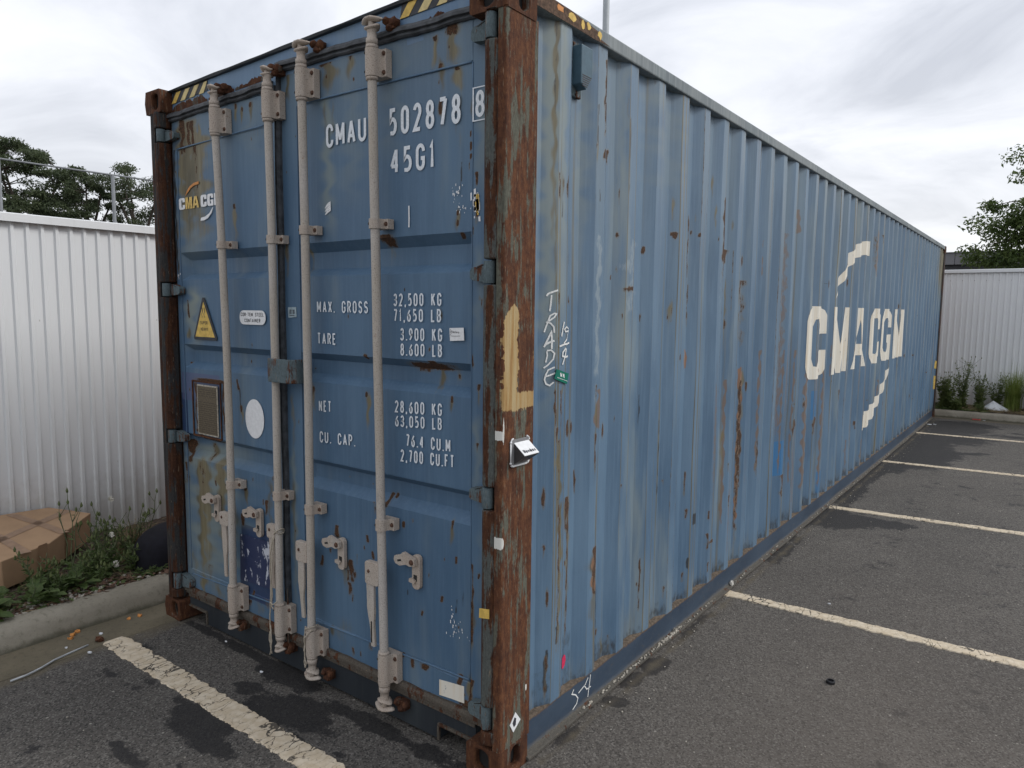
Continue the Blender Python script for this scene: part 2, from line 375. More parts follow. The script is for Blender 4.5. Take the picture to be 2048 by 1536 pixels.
SIDE_STAINS=[[0.323,2.834,1.217,0.09,'b',0.8],[0.559,2.815,2.013,0.104,'b',0.5],[0.877,2.823,2.21,0.072,'b',0.45],[1.346,2.806,2.266,0.48,'b',0.4],[0.336,2.846,1.882,0.021,'g',0.9],[0.335,2.847,2.461,0.012,'k',0.5],[0.317,2.852,1.881,0.051,'b',0.9],[0.347,2.184,1.709,0.0136,'g',0.6],[0.382,2.829,1.884,0.056,'b',0.7],[0.7,2.791,2.47,0.0288,'r',0.8],[0.64,2.604,2.423,0.0087,'k',1],[0.641,2.462,2.363,0.0145,'g',0.8],[0.632,2.446,2.429,0.0125,'r',0.8],[0.699,2.432,2.388,0.0388,'r',1],[0.901,2.692,2.597,0.0076,'r',0.7],[0.916,2.608,2.213,0.0124,'g',0.8],[0.919,2.608,2.257,0.0082,'k',0.8],[0.771,2.852,2.452,0.0864,'b',0.5],[0.857,2.88,1.903,0.018,'b',0.5],[0.365,2.289,2.183,0.0117,'r',1],[0.383,2.283,2.151,0.0224,'g',0.6],[0.396,2.272,2.229,0.0087,'r',0.9],[0.428,2.285,2.193,0.0258,'r',0.9],[0.385,2.198,2.114,0.0087,'k',0.7],[0.775,2.45,2.388,0.0388,'r',1],[0.866,2.294,2.225,0.0072,'r',0.8],[0.665,2.265,2.214,0.0099,'k',0.9],[1.421,2.321,2.213,0.0111,'r',0.5],[1.421,2.321,2.213,0.0198,'g',0.8],[1.658,2.272,1.894,0.0188,'r',0.8],[1.437,2.159,2.129,0.0317,'r',1],[1.414,2.158,2.143,0.0151,'r',0.9],[1.681,2.19,2.172,0.013,'r',0.9],[1.738,2.18,2.164,0.0207,'r',1],[2.011,2.188,2.166,0.0121,'r',1],[1.96,2.512,2.389,0.0192,'g',0.7],[1.99,2.35,2.226,0.0175,'g',0.8],[2.089,2.413,1.94,0.0474,'r',0.9],[2.265,2.295,2.237,0.0162,'g',0.8],[1.705,2.278,2.226,0.0096,'g',0.7],[1.128,2.065,2.035,0.0222,'r',0.9],[0.863,1.957,1.935,0.0082,'r',1],[0.835,1.923,1.902,0.012,'r',1],[0.369,1.833,1.709,0.0116,'r',0.9],[0.372,1.728,1.63,0.0203,'g',0.7],[0.474,1.821,1.794,0.043,'r',1],[0.367,1.689,1.552,0.014,'r',0.5],[0.894,1.752,1.721,0.0072,'r',1],[1.12,1.747,1.712,0.015,'r',1],[1.426,1.811,1.697,0.0308,'g',0.7],[1.413,1.748,1.722,0.0111,'r',0.9],[1.435,1.786,1.71,0.0115,'r',0.7],[1.671,1.907,1.667,0.016,'r',0.7],[1.669,1.56,1.451,0.0246,'c',1],[2.235,1.718,1.658,0.0236,'r',0.8],[2.203,2.13,2.043,0.0628,'r',1],[2.228,1.955,1.477,0.0188,'g',0.8],[2.511,1.407,1.272,0.0336,'c',1],[0.962,1.874,1.856,0.0933,'r',0.9],[0.357,1.454,1.291,0.0156,'r',1],[0.371,1.303,1.233,0.0167,'r',1],[0.384,1.252,0.881,0.0125,'r',0.6],[0.389,1.241,0.859,0.0377,'g',0.9],[0.397,1.451,1.285,0.0116,'r',0.9],[0.405,1.46,1.43,0.0348,'g',0.8],[0.397,1.29,1.208,0.018,'g',0.8],[0.504,1.31,1.238,0.0204,'r',1],[0.501,0.985,0.835,0.038,'r',0.9],[0.475,0.965,0.851,0.088,'g',0.7],[0.563,1.093,0.984,0.012,'r',1],[0.669,1.45,1.385,0.0147,'r',0.8],[0.673,1.237,1.056,0.0136,'r',0.9],[0.672,1.386,0.944,0.0204,'g',0.6],[0.698,1.426,1.251,0.0784,'m',0.9],[0.671,2.08,1.427,0.0476,'s',0.8],[0.974,2.085,1.724,0.1512,'s',0.7],[0.874,1.286,1.263,0.0082,'r',1],[1.133,1.368,1.204,0.0063,'k',1],[1.418,0.892,0.852,0.0111,'r',0.7],[1.379,1.213,0.789,0.0112,'k',0.8],[1.699,0.886,0.75,0.012,'r',0.9],[1.7,0.84,0.727,0.0225,'g',0.6],[1.715,0.675,0.611,0.0173,'r',0.8],[1.795,0.64,0.566,0.0588,'k',1],[2.014,0.599,0.544,0.0245,'r',0.9],[2.258,1.356,0.417,0.0224,'m',1],[2.248,1.05,0.42,0.028,'g',0.6],[2.528,1.337,0.35,0.027,'c',1],[2.527,1.338,0.215,0.0292,'r',0.75],[2.326,0.633,0.551,0.0264,'r',0.9],[2.31,0.841,0.777,0.0323,'r',0.5],[0.316,0.833,0.809,0.0127,'r',1],[0.313,0.813,0.741,0.006,'r',0.7],[0.393,0.986,0.324,0.0145,'r',0.75],[0.402,0.984,0.277,0.027,'g',0.9],[0.514,0.975,0.309,0.0128,'r',0.9],[0.514,0.975,0.309,0.0256,'g',0.6],[0.688,0.723,0.511,0.0488,'c',1],[0.688,0.73,0.487,0.038,'r',0.8],[0.756,0.533,-0.033,0.0495,'k',0.6],[0.695,0.719,0.152,0.099,'g',0.5],[1.161,0.543,0.257,0.0105,'r',0.95],[1.15,0.423,0.405,0.0151,'r',0.9],[1.445,0.316,0.239,0.0149,'r',0.8],[1.708,0.311,0.253,0.0252,'r',0.7],[1.735,0.393,0.326,0.0155,'k',1],[2.017,0.459,0.361,0.023,'r',0.8],[2.083,0.412,0.393,0.1382,'r',0.8],[2.028,0.283,0.22,0.0282,'r',0.9],[2.268,0.195,0.065,0.0145,'g',0.9],[0.33,0.392,0.199,0.0187,'k',1],[0.331,0.371,0.178,0.015,'r',0.7],[0.389,0.47,0.394,0.018,'k',1],[0.312,0.312,0.096,0.102,'k',0.35],[0.772,0.31,0.273,0.072,'r',0.8],[0.822,0.244,0.145,0.038,'g',0.7],[0.867,0.255,0.181,0.0115,'r',0.5],[2.529,1.416,0.98,0.021,'c',1],[2.542,1.013,0.551,0.0238,'r',0.8],[2.536,1.4,0.383,0.0348,'g',0.5],[2.569,1.318,1.254,0.02,'r',1],[2.841,1.516,0.624,0.0238,'m',0.8],[2.849,0.906,0.628,0.0192,'r',0.7],[3.388,1.495,0.523,0.021,'m',0.8],[3.473,0.555,0.365,0.1152,'r',0.8],[3.702,0.945,0.805,0.0531,'r',0.95],[3.666,1.485,0.389,0.0185,'m',0.9],[3.989,1.315,0.291,0.08,'m',0.9],[3.957,1.094,0.953,0.029,'r',0.7],[4.275,0.903,0.747,0.0691,'r',0.9],[4.523,1.367,0.181,0.0445,'m',0.7],[4.775,1.486,1.175,0.0132,'m',0.8],[5.123,1.059,0.963,0.064,'r',0.8],[5.896,0.675,0.582,0.0375,'r',0.8],[4.592,0.399,0.2,0.192,'t',1],[3.437,0.827,0.555,0.224,'t',0.7],[7.013,1.015,0.785,0.0336,'m',0.7],[4.287,1.13,0.872,0.16,'t',0.6],[3.348,2.331,0.754,0.08,'m',0.5],[6.501,2.64,2.129,0.08,'m',0.9],[6.42,2.571,2.431,0.0922,'r',0.5],[6.457,2.536,2.225,0.0559,'r',0.5],[6.776,2.615,2.511,0.064,'r',0.8],[4.561,2.02,2.004,0.192,'k',0.9],[5.031,2.037,2.02,0.192,'k',0.9],[6.249,0.439,-0.038,0.096,'m',0.7],[5.605,0.52,0.165,0.03,'m',0.6],[2.5,1.961,1.527,0.079,'r',0.55],[2.278,2.134,1.718,0.0084,'r',0.6],[2.82,2.238,1.979,0.0093,'m',0.7],[3.634,2.525,2.343,0.048,'m',0.8],[0.52,0.403,0.082,0.0832,'k',0.4],[0.671,0.265,0.122,0.14,'k',0.35],[0.95,0.231,0.13,0.16,'k',0.3]]
CHALK=[[[0.313,1.82],[0.318,1.828],[0.331,1.834],[0.344,1.839],[0.359,1.844]],[[0.332,1.824],[0.33,1.798],[0.326,1.762]],[[0.305,1.681],[0.312,1.702],[0.327,1.744],[0.344,1.754],[0.352,1.752],[0.344,1.739],[0.33,1.729],[0.316,1.72],[0.329,1.716],[0.342,1.702],[0.344,1.679]],[[0.305,1.623],[0.314,1.642],[0.333,1.683],[0.335,1.656],[0.335,1.616]],[[0.307,1.631],[0.326,1.642],[0.345,1.648]],[[0.316,1.61],[0.333,1.611],[0.346,1.599],[0.341,1.576],[0.321,1.554],[0.304,1.542]],[[0.316,1.607],[0.318,1.591],[0.312,1.564]],[[0.347,1.545],[0.322,1.534],[0.312,1.514],[0.308,1.497],[0.314,1.48],[0.328,1.473],[0.344,1.486]],[[0.312,1.509],[0.33,1.514],[0.352,1.522]],[[0.405,1.721],[0.396,1.695],[0.388,1.664]],[[0.486,1.69],[0.422,1.701],[0.408,1.692],[0.414,1.682],[0.487,1.684],[0.443,1.665],[0.405,1.636]],[[0.374,1.625],[0.408,1.632],[0.499,1.634]],[[0.419,1.617],[0.399,1.601],[0.396,1.586],[0.415,1.582],[0.476,1.581]],[[0.422,1.615],[0.415,1.585],[0.397,1.552]]]
CHALK5=[[[0.545,0.133],[0.529,0.118],[0.561,0.101],[0.58,0.078],[0.571,0.057],[0.538,0.043]],[[0.584,0.099],[0.612,0.107],[0.638,0.113]],[[0.664,0.137],[0.635,0.109],[0.655,0.086],[0.69,0.085]],[[0.685,0.143],[0.676,0.097],[0.665,0.046]]]
AV=[[0.358,1.539],[0.488,1.517],[0.423,1.483],[0.346,1.505]]
PINK=[0.512,0.261]


CH = {'r': (0, 0), 'g': (0, 1), 'b': (0, 2), 'k': (0, 3), 'n': (1, 0), 's': (1, 1), 'm': (1, 2), 'c': (1, 3), 't': (2, 0), 'p': (2, 1)}


def paint(u, v, stains, A):
    r = np.random.default_rng(3)
    for uc, a, b, w, c, s in stains:
        hi, lo = max(a, b), min(a, b)
        ph = r.uniform(0, 6.28, 3)
        pad = .03 if c in 'gb' else .006
        m = (v < hi+pad) & (v > lo-pad) & (abs(u-uc) < w*1.3)
        if not m.any():
            continue
        uu, vv = u[m], v[m]
        L = max(hi-lo, 1e-3)
        t = np.clip((hi-vv)/L, 0, 1)
        cu = uc + w*(.16*np.sin(vv*31+ph[0]) + .10*np.sin(vv*83+ph[1]))
        wd = w*(.75+.25*np.sin(vv*57+ph[2]))*.55
        if c in 'gb':
            k = np.exp(-((uu-cu)/wd)**2*1.1)*np.clip((hi+pad-vv)/pad/2, 0, 1)*(1-(.75 if c == 'g' else .35)*t**1.2)*np.clip((vv-lo+pad)/(pad+.25*L), 0, 1)
        elif c in 'ntpk' and w > .03:
            k = np.clip((w*.5-abs(uu-uc))/.006, 0, 1)*np.clip((hi-vv)/.008, 0, 1)*np.clip((vv-lo)/.012, 0, 1)
        else:
            k = np.clip(1.45-abs(uu-cu)/wd, 0, 1)*np.clip((hi+pad-vv)/pad, 0, 1)*np.clip((vv-lo+pad)/(pad*1.5+.12*L), 0, 1)
            if c == 'r' and L > .03:
                k = k*(1-.35*t)
        i, j = CH[c]
        arr = A[i][..., j]
        arr[m] = np.maximum(arr[m], k*s)


def stain_layers(u):
    return [np.zeros(u.shape+(4,)) for _ in range(3)]


# ------------------------------------------------------------------ materials
def paint_mat(name, base, light, streak_amt=.5, speck=1.0, fade=.35, stains=True, spec=.32, rough=(.46, .60)):
    """weathered container paint; the attributes st1..st3 hold the measured stains"""
    m, g, b = new_mat(name)
    o = g.obj()
    R, O, F, K = g.attr(stains and 'st1')
    Nv, S, M, C = g.attr(stains and 'st2')
    T, P, _a, _b = g.attr(stains and 'st3')
    streak = g.noise(g.map(o, (1, 1, .035)), 75, 4, .65)
    streak2 = g.noise(g.map(o, (1, 1, .10)), 22, 5, .6)
    cloud = g.noise(g.map(o, (1, 1, .45)), 2.1, 5, .6)
    fine = g.noise(o, 260, 3, .6)
    mid = g.noise(g.map(o, (1, 1, .5)), 55, 5, .65)
    col = g.mix(g.step(cloud, .30, .72), base, light)
    col = g.mix(g.mul(g.step(streak, .42, .75), streak_amt), col, tuple(min(1, c*1.22+.012) for c in light))
    col = g.mix(g.mul(g.step(streak2, .48, .72), .30), col, tuple(c*.80 for c in base))
    col = g.mix(g.mul(g.step(fine, .35, .8), .16), col, tuple(min(1, c*1.3) for c in light))
    if fade:
        fz = g.noise(g.map(o, (1, 1, .16), (3, 7, 1)), 4.5, 4, .6)
        col = g.mix(g.mul(g.step(fz, .52, .74), fade), col, (.215, .255, .255))
    # overpaint, scuffs
    col = g.mix(g.mul(g.step(g.add(Nv, g.mul(g.sub(mid, .5), .5)), .42, .56), .92), col, (.022, .042, .105))
    col = g.mix(g.mul(g.step(g.add(P, g.mul(g.sub(mid, .5), .5)), .42, .56), .75), col, (.085, .10, .185))
    col = g.mix(g.mul(g.step(g.add(T, g.mul(g.sub(mid, .5), .4)), .35, .5), .8), col, (.03, .15, .33))
    col = g.mix(g.mul(F, .95), col, (.205, .238, .215))
    sc = g.noise(g.map(o, (1, 1, .25)), 120, 4, .75)
    col = g.mix(g.mul(g.mul(g.step(g.add(g.mul(S, .40), g.mul(sc, .70)), .52, .70), g.step(S, .05, .4)), .62), col, (.27, .32, .35))
    col = g.mix(g.mul(g.step(g.add(g.mul(M, .55), g.mul(sc, .55)), .42, .62), g.step(M, .05, .3)), col, (.150, .118, .105))
    # ochre bleed below rust
    bl = g.mul(g.step(g.add(O, g.mul(g.sub(streak, .5), .70)), .04, .58), .92)
    col = g.mix(bl, col, g.ramp(streak2, [(.35, (.085, .070, .036)), (.58, (.165, .138, .075)), (.78, (.235, .21, .135))]))
    # soot, grime, a darker wall top and shade painted on the lower doors
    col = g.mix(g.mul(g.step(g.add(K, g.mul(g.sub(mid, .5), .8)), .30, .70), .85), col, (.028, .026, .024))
    # copper scars, rust
    cop = g.step(g.add(C, g.mul(g.sub(mid, .5), .9)), .42, .60)
    col = g.mix(cop, col, g.ramp(streak, [(.35, (.14, .070, .040)), (.6, (.24, .140, .092)), (.75, (.36, .27, .21))]))
    rm = g.add(R, g.add(g.mul(g.sub(mid, .5), 1.25), g.mul(g.sub(fine, .5), .45)))
    rus = g.mul(g.step(rm, .46, .60), g.step(R, .02, .15))
    rcol = g.ramp(g.noise(o, 160, 4, .65), [(.32, (.022, .014, .010)), (.5, (.062, .033, .018)), (.68, (.125, .055, .024)), (.82, (.17, .10, .05))])
    halo = g.mul(g.step(rm, .05, .52), g.step(R, .0, .25))
    col = g.mix(g.mul(halo, .45), col, (.15, .12, .075))
    col = g.mix(rus, col, rcol)
    # small chips scattered over the paint
    if speck:
        vo = g.voro(g.map(o, (1, 1, .45)), 13)
        sz = g.noise(o, 2.3, 3, .6)
        chip = g.mul(g.step(g.sub(g.mul(g.step(sz, .52, .75), .105*speck), vo), 0.0, .02), 1.0)
        col = g.mix(chip, col, (.035, .026, .020))
        vo2 = g.voro(g.map(o, (1, 1, .22)), 31)
        chip2 = g.step(g.sub(g.mul(g.step(g.noise(o, 5.1, 3, .6), .54, .8), .10*speck), vo2), 0.0, .03)
        col = g.mix(g.mul(chip2, .8), col, (.075, .055, .038))
    g.put(b.inputs['Base Color'], col)
    rgh = g.mix(rus, g.mix(g.step(cloud, .3, .7), (rough[0],)*3, (rough[1],)*3), (.9,)*3)
    g.put(b.inputs['Roughness'], rgh)
    b.inputs['Specular IOR Level'].default_value = spec
    h = g.add(g.mul(rus, .6), g.add(g.mul(fine, .12), g.mul(cloud, .8)))
    g.put(b.inputs['Normal'], g.bump(h, .35, .004))
    return m


def rust_mat(name, amount=.6, paintcol=(.20, .225, .195), dark=1.0, yellow=False):
    m, g, b = new_mat(name)
    o = g.obj()
    R, O, F, K = g.attr('st1')
    st = g.add(g.mul(g.noise(g.map(o, (1, 1, .16)), 62, 6, .70), .58), g.mul(g.noise(g.map(o, (1, 1, .8)), 42, 6, .72), .42))
    st2 = g.noise(g.map(o, (1, 1, .055), (4, 2, 1)), 48, 5, .65)
    big = g.noise(g.map(o, (1, 1, .30)), 13, 5, .62)
    fl = g.noise(g.map(o, (1, 1, .45)), 170, 5, .75)
    d = dark
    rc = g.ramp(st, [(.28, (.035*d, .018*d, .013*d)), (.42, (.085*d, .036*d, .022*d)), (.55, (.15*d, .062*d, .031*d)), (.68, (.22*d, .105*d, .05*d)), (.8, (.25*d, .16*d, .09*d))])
    rc = g.mix(g.mul(g.step(fl, .57, .70), .60), rc, (.34*d, .175*d, .085*d))
    rc = g.mix(g.mul(g.step(fl, .44, .34), .70), rc, (.030*d, .018*d, .014*d))
    rc = g.mix(g.mul(g.step(g.noise(o, 7, 5, .65), .50, .66), .55), rc, (.055*d, .027*d, .020*d))
    pm = g.step(g.add(g.mul(st2, .42), g.add(g.mul(big, .56), g.mul(fl, .12))), .62-.22*(1-amount), .66-.22*(1-amount))
    pc = g.mix(g.step(fl, .35, .7), tuple(c*.62 for c in paintcol), paintcol)
    col = g.mix(pm, rc, pc)
    if yellow:
        ym = g.mul(g.step(g.add(g.mul(O, .85), g.add(g.mul(g.sub(st2, .5), 1.5), g.mul(g.sub(fl, .5), .9))), .42, .60), g.step(O, .05, .2))
        yc = g.ramp(st2, [(.3, (.22, .105, .035)), (.45, (.36, .235, .10)), (.62, (.42, .33, .185))])
        col = g.mix(ym, col, yc)
        wm = g.step(g.add(F, g.mul(g.sub(fl, .5), .7)), .45, .55)
        col = g.mix(wm, col, (.62, .62, .58))
    sc = g.step(g.noise(g.map(o, (1, 1, .12), (9, 1, 5)), 130, 3, .7), .63, .72)
    col = g.mix(g.mul(sc, .55), col, (.34, .25, .17))
    g.put(b.inputs['Base Color'], col)
    b.inputs['Roughness'].default_value = .88
    b.inputs['Specular IOR Level'].default_value = .2
    g.put(b.inputs['Normal'], g.bump(g.add(g.mul(st, .7), g.mul(fl, .5)), .55, .006))
    return m


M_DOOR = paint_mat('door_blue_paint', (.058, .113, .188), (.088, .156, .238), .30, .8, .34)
M_DOORP = paint_mat('plain_door_blue_paint', (.066, .126, .206), (.096, .165, .252), .28, .6, .3, False)
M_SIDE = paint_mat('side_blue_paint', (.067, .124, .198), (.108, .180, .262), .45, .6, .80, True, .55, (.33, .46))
M_RAIL0 = paint_mat('rail_blue_paint', (.026, .042, .070), (.038, .058, .092), .15, .8, .0, False)


def rail_mat():
    m, g, b = new_mat('bottom_rail_paint')
    o = g.obj()
    z = g.n('ShaderNodeSeparateXYZ')
    g.put(z.inputs[0], o)
    big = g.noise(g.map(o, (1, .5, 1)), 3.2, 5, .65)
    md = g.noise(g.map(o, (1, .6, 1)), 34, 5, .7)
    fi = g.noise(o, 170, 4, .7)
    c = g.mix(g.step(big, .3, .7), (.026, .042, .068), (.044, .066, .098))
    c = g.mix(g.mul(g.step(md, .5, .75), .35), c, (.075, .088, .098))
    dust = g.step(g.add(z.outputs[2], g.add(g.mul(g.sub(md, .5), .05), g.mul(g.sub(big, .5), .06))), .056, .018)
    c = g.mix(g.mul(dust, .75), c, (.115, .105, .088))
    edge = g.step(g.add(z.outputs[2], g.mul(g.sub(md, .5), .030)), .141, .151)
    c = g.mix(g.mul(edge, .85), c, (.125, .072, .042))
    chip = g.step(g.add(g.mul(md, .6), g.mul(fi, .45)), .645, .68)
    c = g.mix(g.mul(chip, .85), c, (.062, .038, .026))
    scr = g.step(g.noise(g.map(o, (1, .05, 1), (1, 4, 2)), 90, 4, .7), .68, .72)
    c = g.mix(g.mul(scr, .5), c, (.13, .14, .15))
    g.put(b.inputs['Base Color'], c)
    b.inputs['Roughness'].default_value = .62
    b.inputs['Specular IOR Level'].default_value = .3
    g.put(b.inputs['Normal'], g.bump(g.add(big, g.mul(chip, .4)), .4, .01))
    return m


M_RAIL = rail_mat()
M_HEAD = paint_mat('header_blue_paint', (.095, .165, .265), (.135, .215, .315), .3, 1.3, .35, False)
M_TOPR = paint_mat('top_rail_paint', (.095, .120, .135), (.21, .232, .235), .9, 1.6, .6, False)
M_SILL = paint_mat('sill_paint', (.018, .022, .028), (.028, .034, .040), .12, 1.8, .08, False)
M_HING = rust_mat('hinge_rusty_paint', .35, (.125, .165, .18), .75)
M_POST = rust_mat('post_rust', .74, (.130, .132, .105), .78, True)
M_LUG = rust_mat('lug_rust', .60, (.105, .115, .108), .50)
M_CAST = rust_mat('casting_rust', .93, (.12, .11, .09), .62)
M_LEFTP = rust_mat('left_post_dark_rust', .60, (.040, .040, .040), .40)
M_RUST = rust_mat('keeper_rust', 1.0, (.1, .08, .06), .62)
M_SILLG = rust_mat('sill_seal_rust', .40, (.115, .100, .082), .55)


def bar_mat(name, col, tint):
    m, g, b = new_mat(name)
    o = g.obj()
    sp_ = g.noise(o, 260, 3, .75)
    lg = g.noise(g.map(o, (1, 1, .3)), 9, 4, .6)
    c = g.mix(g.step(lg, .35, .7), col, tint)
    c = g.mix(g.mul(g.step(sp_, .52, .64), .72), c, (.13, .115, .10))
    c = g.mix(g.mul(g.step(g.noise(g.map(o, (1, 1, .3), (5, 2, 3)), 26, 4, .65), .60, .72), .35), c, (.20, .205, .22))
    c = g.mix(g.mul(g.step(g.noise(o, 38, 5, .7), .64, .72), .6), c, (.20, .115, .07))
    g.put(b.inputs['Base Color'], c)
    b.inputs['Roughness'].default_value = .72
    b.inputs['Specular IOR Level'].default_value = .25
    g.put(b.inputs['Normal'], g.bump(sp_, .25, .002))
    return m


M_BAR = bar_mat('locking_bar_primer', (.42, .375, .32), (.46, .43, .40))
M_BARB = bar_mat('locking_gear_primer', (.41, .345, .29), (.44, .39, .34))
M_BOLT = simple('rusty_bolt', (.085, .045, .03), .9, .5, 120)
M_RUBBER = simple('weathered_rubber_seal', (.050, .055, .062), .62, .45, 25, bump=.2)
M_DARK = simple('dark_underside_and_hole_shade', (.02, .02, .02), .9, .3, 10)  # also colours the shade inside casting hollows and hardware holes
M_WHITE = simple('white_lettering_paint', (.66, .70, .74), .55, .10, 140, spec=.3)
M_LOGO = None


def logo_mat():
    m, g, b = new_mat('logo_cream_paint')
    o = g.obj()
    st = g.noise(g.map(o, (1, 1, .05)), 30, 5, .65)
    c = g.mix(g.step(st, .45, .78), (.70, .67, .59), (.62, .52, .37))
    ru = g.step(g.noise(g.map(o, (1, 1, .22)), 15, 6, .7), .645, .69)
    c = g.mix(g.mul(ru, .8), c, (.24, .11, .045))
    chip = g.step(g.noise(g.map(o, (1, 1, .35), (3, 3, 3)), 42, 6, .75), .635, .66)
    c = g.mix(g.mul(chip, .85), c, (.085, .135, .19))
    g.put(b.inputs['Base Color'], c)
    b.inputs['Roughness'].default_value = .6
    return m


M_LOGO = logo_mat()
M_CHALK = simple('white_chalk', (.66, .67, .66), .9, .25, 300)
M_YEL = simple('yellow_marking', (.60, .41, .10), .6, .18, 40)
M_YELW = simple('faded_yellow_marking', (.58, .47, .22), .6, .15, 40)
M_BLK = simple('black_marking', (.035, .038, .045), .6, .25, 40)
M_STKW = simple('white_sticker', (.72, .73, .74), .5, .06, 60)
M_STKD = simple('sticker_print', (.04, .04, .05), .5, .1, 60)
M_GREEN = simple('green_sticker', (.0, .135, .092), .45, .08, 30)
M_ORANGE = simple('orange_print', (.55, .22, .05), .5, .2, 30)
M_PINK = simple('pink_spray_paint', (.55, .03, .09), .5, .2, 90)
M_PLATE = simple('brass_data_plate', (.118, .094, .062), .55, .35, 140, metal=.3)
M_PLATEF = simple('plate_edge', (.36, .33, .27), .6, .4, 90)
M_STONE = simple('pale_gravel', (.33, .305, .26), .9, .4, 60)
M_DIRT = simple('brown_dirt', (.118, .090, .066), .95, .4, 60, bump=.4)
M_GREYP = simple('grey_plastic', (.19, .19, .195), .5, .1, 50)
M_BLACKP = simple('black_plastic', (.018, .018, .02), .45, .2, 50)
M_ROPE = simple('pale_twine', (.36, .32, .26), .95, .3, 400)


def navy_mat():
    m, g, b = new_mat('torn_navy_label')
    o = g.obj()
    w = g.noise(g.map(o, (1, 1, .45), (2, 0, 5)), 16, 5, .62, .8)
    e = g.noise(g.map(o, (1, 1, .4)), 70, 4, .7)
    f = g.step(g.add(g.mul(w, .72), g.mul(e, .36)), .595, .615)
    c = g.mix(f, (.020, .031, .085), (.50, .52, .58))
    g.put(b.inputs['Base Color'], c)
    b.inputs['Roughness'].default_value = .5
    return m


M_NAVY = navy_mat()


def asphalt_mat():
    m, g, b = new_mat('asphalt')
    o = g.obj()
    Wt, Df, Br, _k = g.attr('st1')
    big = g.noise(o, .75, 5, .6)
    md = g.noise(o, 6.5, 5, .62)
    gr = g.noise(o, 190, 3, .7)
    gr2 = g.voro(o, 150, out=1)
    c = g.mix(g.step(big, .3, .7), (.088, .081, .073), (.128, .117, .104))
    c = g.mix(g.mul(g.step(md, .4, .7), .35), c, (.078, .072, .067))
    spx = g.n('ShaderNodeSeparateColor')
    g.put(spx.inputs[0], gr2)
    c = g.mix(g.mul(g.step(spx.outputs[0], .55, .98), .60), c, (.22, .208, .19))
    c = g.mix(g.mul(g.step(spx.outputs[1], .52, .98), .72), c, (.018, .018, .019))
    g3 = g.noise(o, 70, 4, .75)
    c = g.mix(g.mul(g.step(g3, .56, .74), .55), c, (.145, .138, .128))
    c = g.mix(g.mul(g.step(g3, .44, .28), .60), c, (.022, .022, .022))
    c = g.mix(g.mul(g.step(gr, .52, .72), .35), c, (.020, .020, .021))
    fl = g.voro(o, 26)
    flk = g.voro(o, 26, out=1)
    sf = g.n('ShaderNodeSeparateColor')
    g.put(sf.inputs[0], flk)
    c = g.mix(g.mul(g.step(g.sub(g.mul(g.step(sf.outputs[0], .70, 1.0), .16), fl), 0, .03), .80), c, (.34, .32, .285))
    wet = g.step(g.add(Wt, g.mul(g.sub(g.add(g.mul(md, .62), g.mul(g.noise(o, 24, 6, .75), .45)), .53), 2.3)), .40, .56)
    c = g.mix(g.mul(wet, .80), c, (.0150, .0150, .0165))
    c = g.mix(g.mul(g.step(g.add(Df, g.mul(g.sub(md, .5), .9)), .35, .75), .75), c, (.125, .105, .072))
    c = g.mix(g.mul(Br, .50), c, (.135, .112, .092))
    g.put(b.inputs['Base Color'], c)
    g.put(b.inputs['Roughness'], g.mix(wet, (.90,)*3, (.72,)*3))
    b.inputs['Specular IOR Level'].default_value = .22
    g.put(b.inputs['Normal'], g.bump(g.add(gr, g.mul(spx.outputs[0], .8)), .55, .006))
    return m


def line_mat():
    m, g, b = new_mat('cracked_line_paint')
    o = g.obj()
    v = g.map(o, (1.0, .42, 1), rot=(0, 0, .35))
    wv = g.noise(o, 18, 4, .6, out=1)
    vv = g.n('ShaderNodeVectorMath', operation='MULTIPLY_ADD')
    g.put(vv.inputs[0], wv)
    vv.inputs[1].default_value = (.05, .05, 0)
    g.put(vv.inputs[2], v)
    ed = g.voro(vv.outputs[0], 26, 'DISTANCE_TO_EDGE')
    sz = g.noise(o, 5, 4, .6)
    crack = g.step(g.sub(ed, g.mul(g.step(sz, .40, .72), .075)), .016, -.016)
    wear = g.step(g.noise(o, 60, 5, .75), .63, .70)
    base = g.mix(g.step(g.noise(o, 24, 5, .6), .35, .7), (.50, .415, .30), (.62, .54, .42))
    c = g.mix(g.mul(crack, .92), base, (.05, .045, .04))
    c = g.mix(g.mul(wear, .75), c, (.10, .09, .08))
    g.put(b.inputs['Base Color'], c)
    b.inputs['Roughness'].default_value = .85
    b.inputs['Specular IOR Level'].default_value = .2
    g.put(b.inputs['Normal'], g.bump(g.sub(1.0, crack), .6, .008))
    return m


def concrete_mat(name, a, c2, dirt, base=True):
    m, g, b = new_mat(name)
    o = g.obj()
    n1 = g.noise(o, 3, 6, .65)
    n2 = g.noise(o, 40, 5, .7)
    n3 = g.noise(o, 180, 3, .7)
    c = g.mix(g.step(n1, .3, .7), a, c2)
    c = g.mix(g.mul(g.step(n2, .5, .72), .45), c, dirt)
    c = g.mix(g.mul(g.step(n3, .56, .75), .35), c, tuple(x*.5 for x in dirt))
    z = g.n('ShaderNodeSeparateXYZ')
    g.put(z.inputs[0], o)
    low = g.step(g.add(z.outputs[2], g.mul(g.sub(g.noise(o, 14, 4, .6), .5), .05)), .045, .005)
    c = g.mix(g.mul(low, .85 if base else .0), c, tuple(x*.55 for x in dirt))
    g.put(b.inputs['Base Color'], c)
    b.inputs['Roughness'].default_value = .9
    b.inputs['Specular IOR Level'].default_value = .2
    g.put(b.inputs['Normal'], g.bump(g.add(n2, g.mul(n3, .6)), .45, .008))
    return m


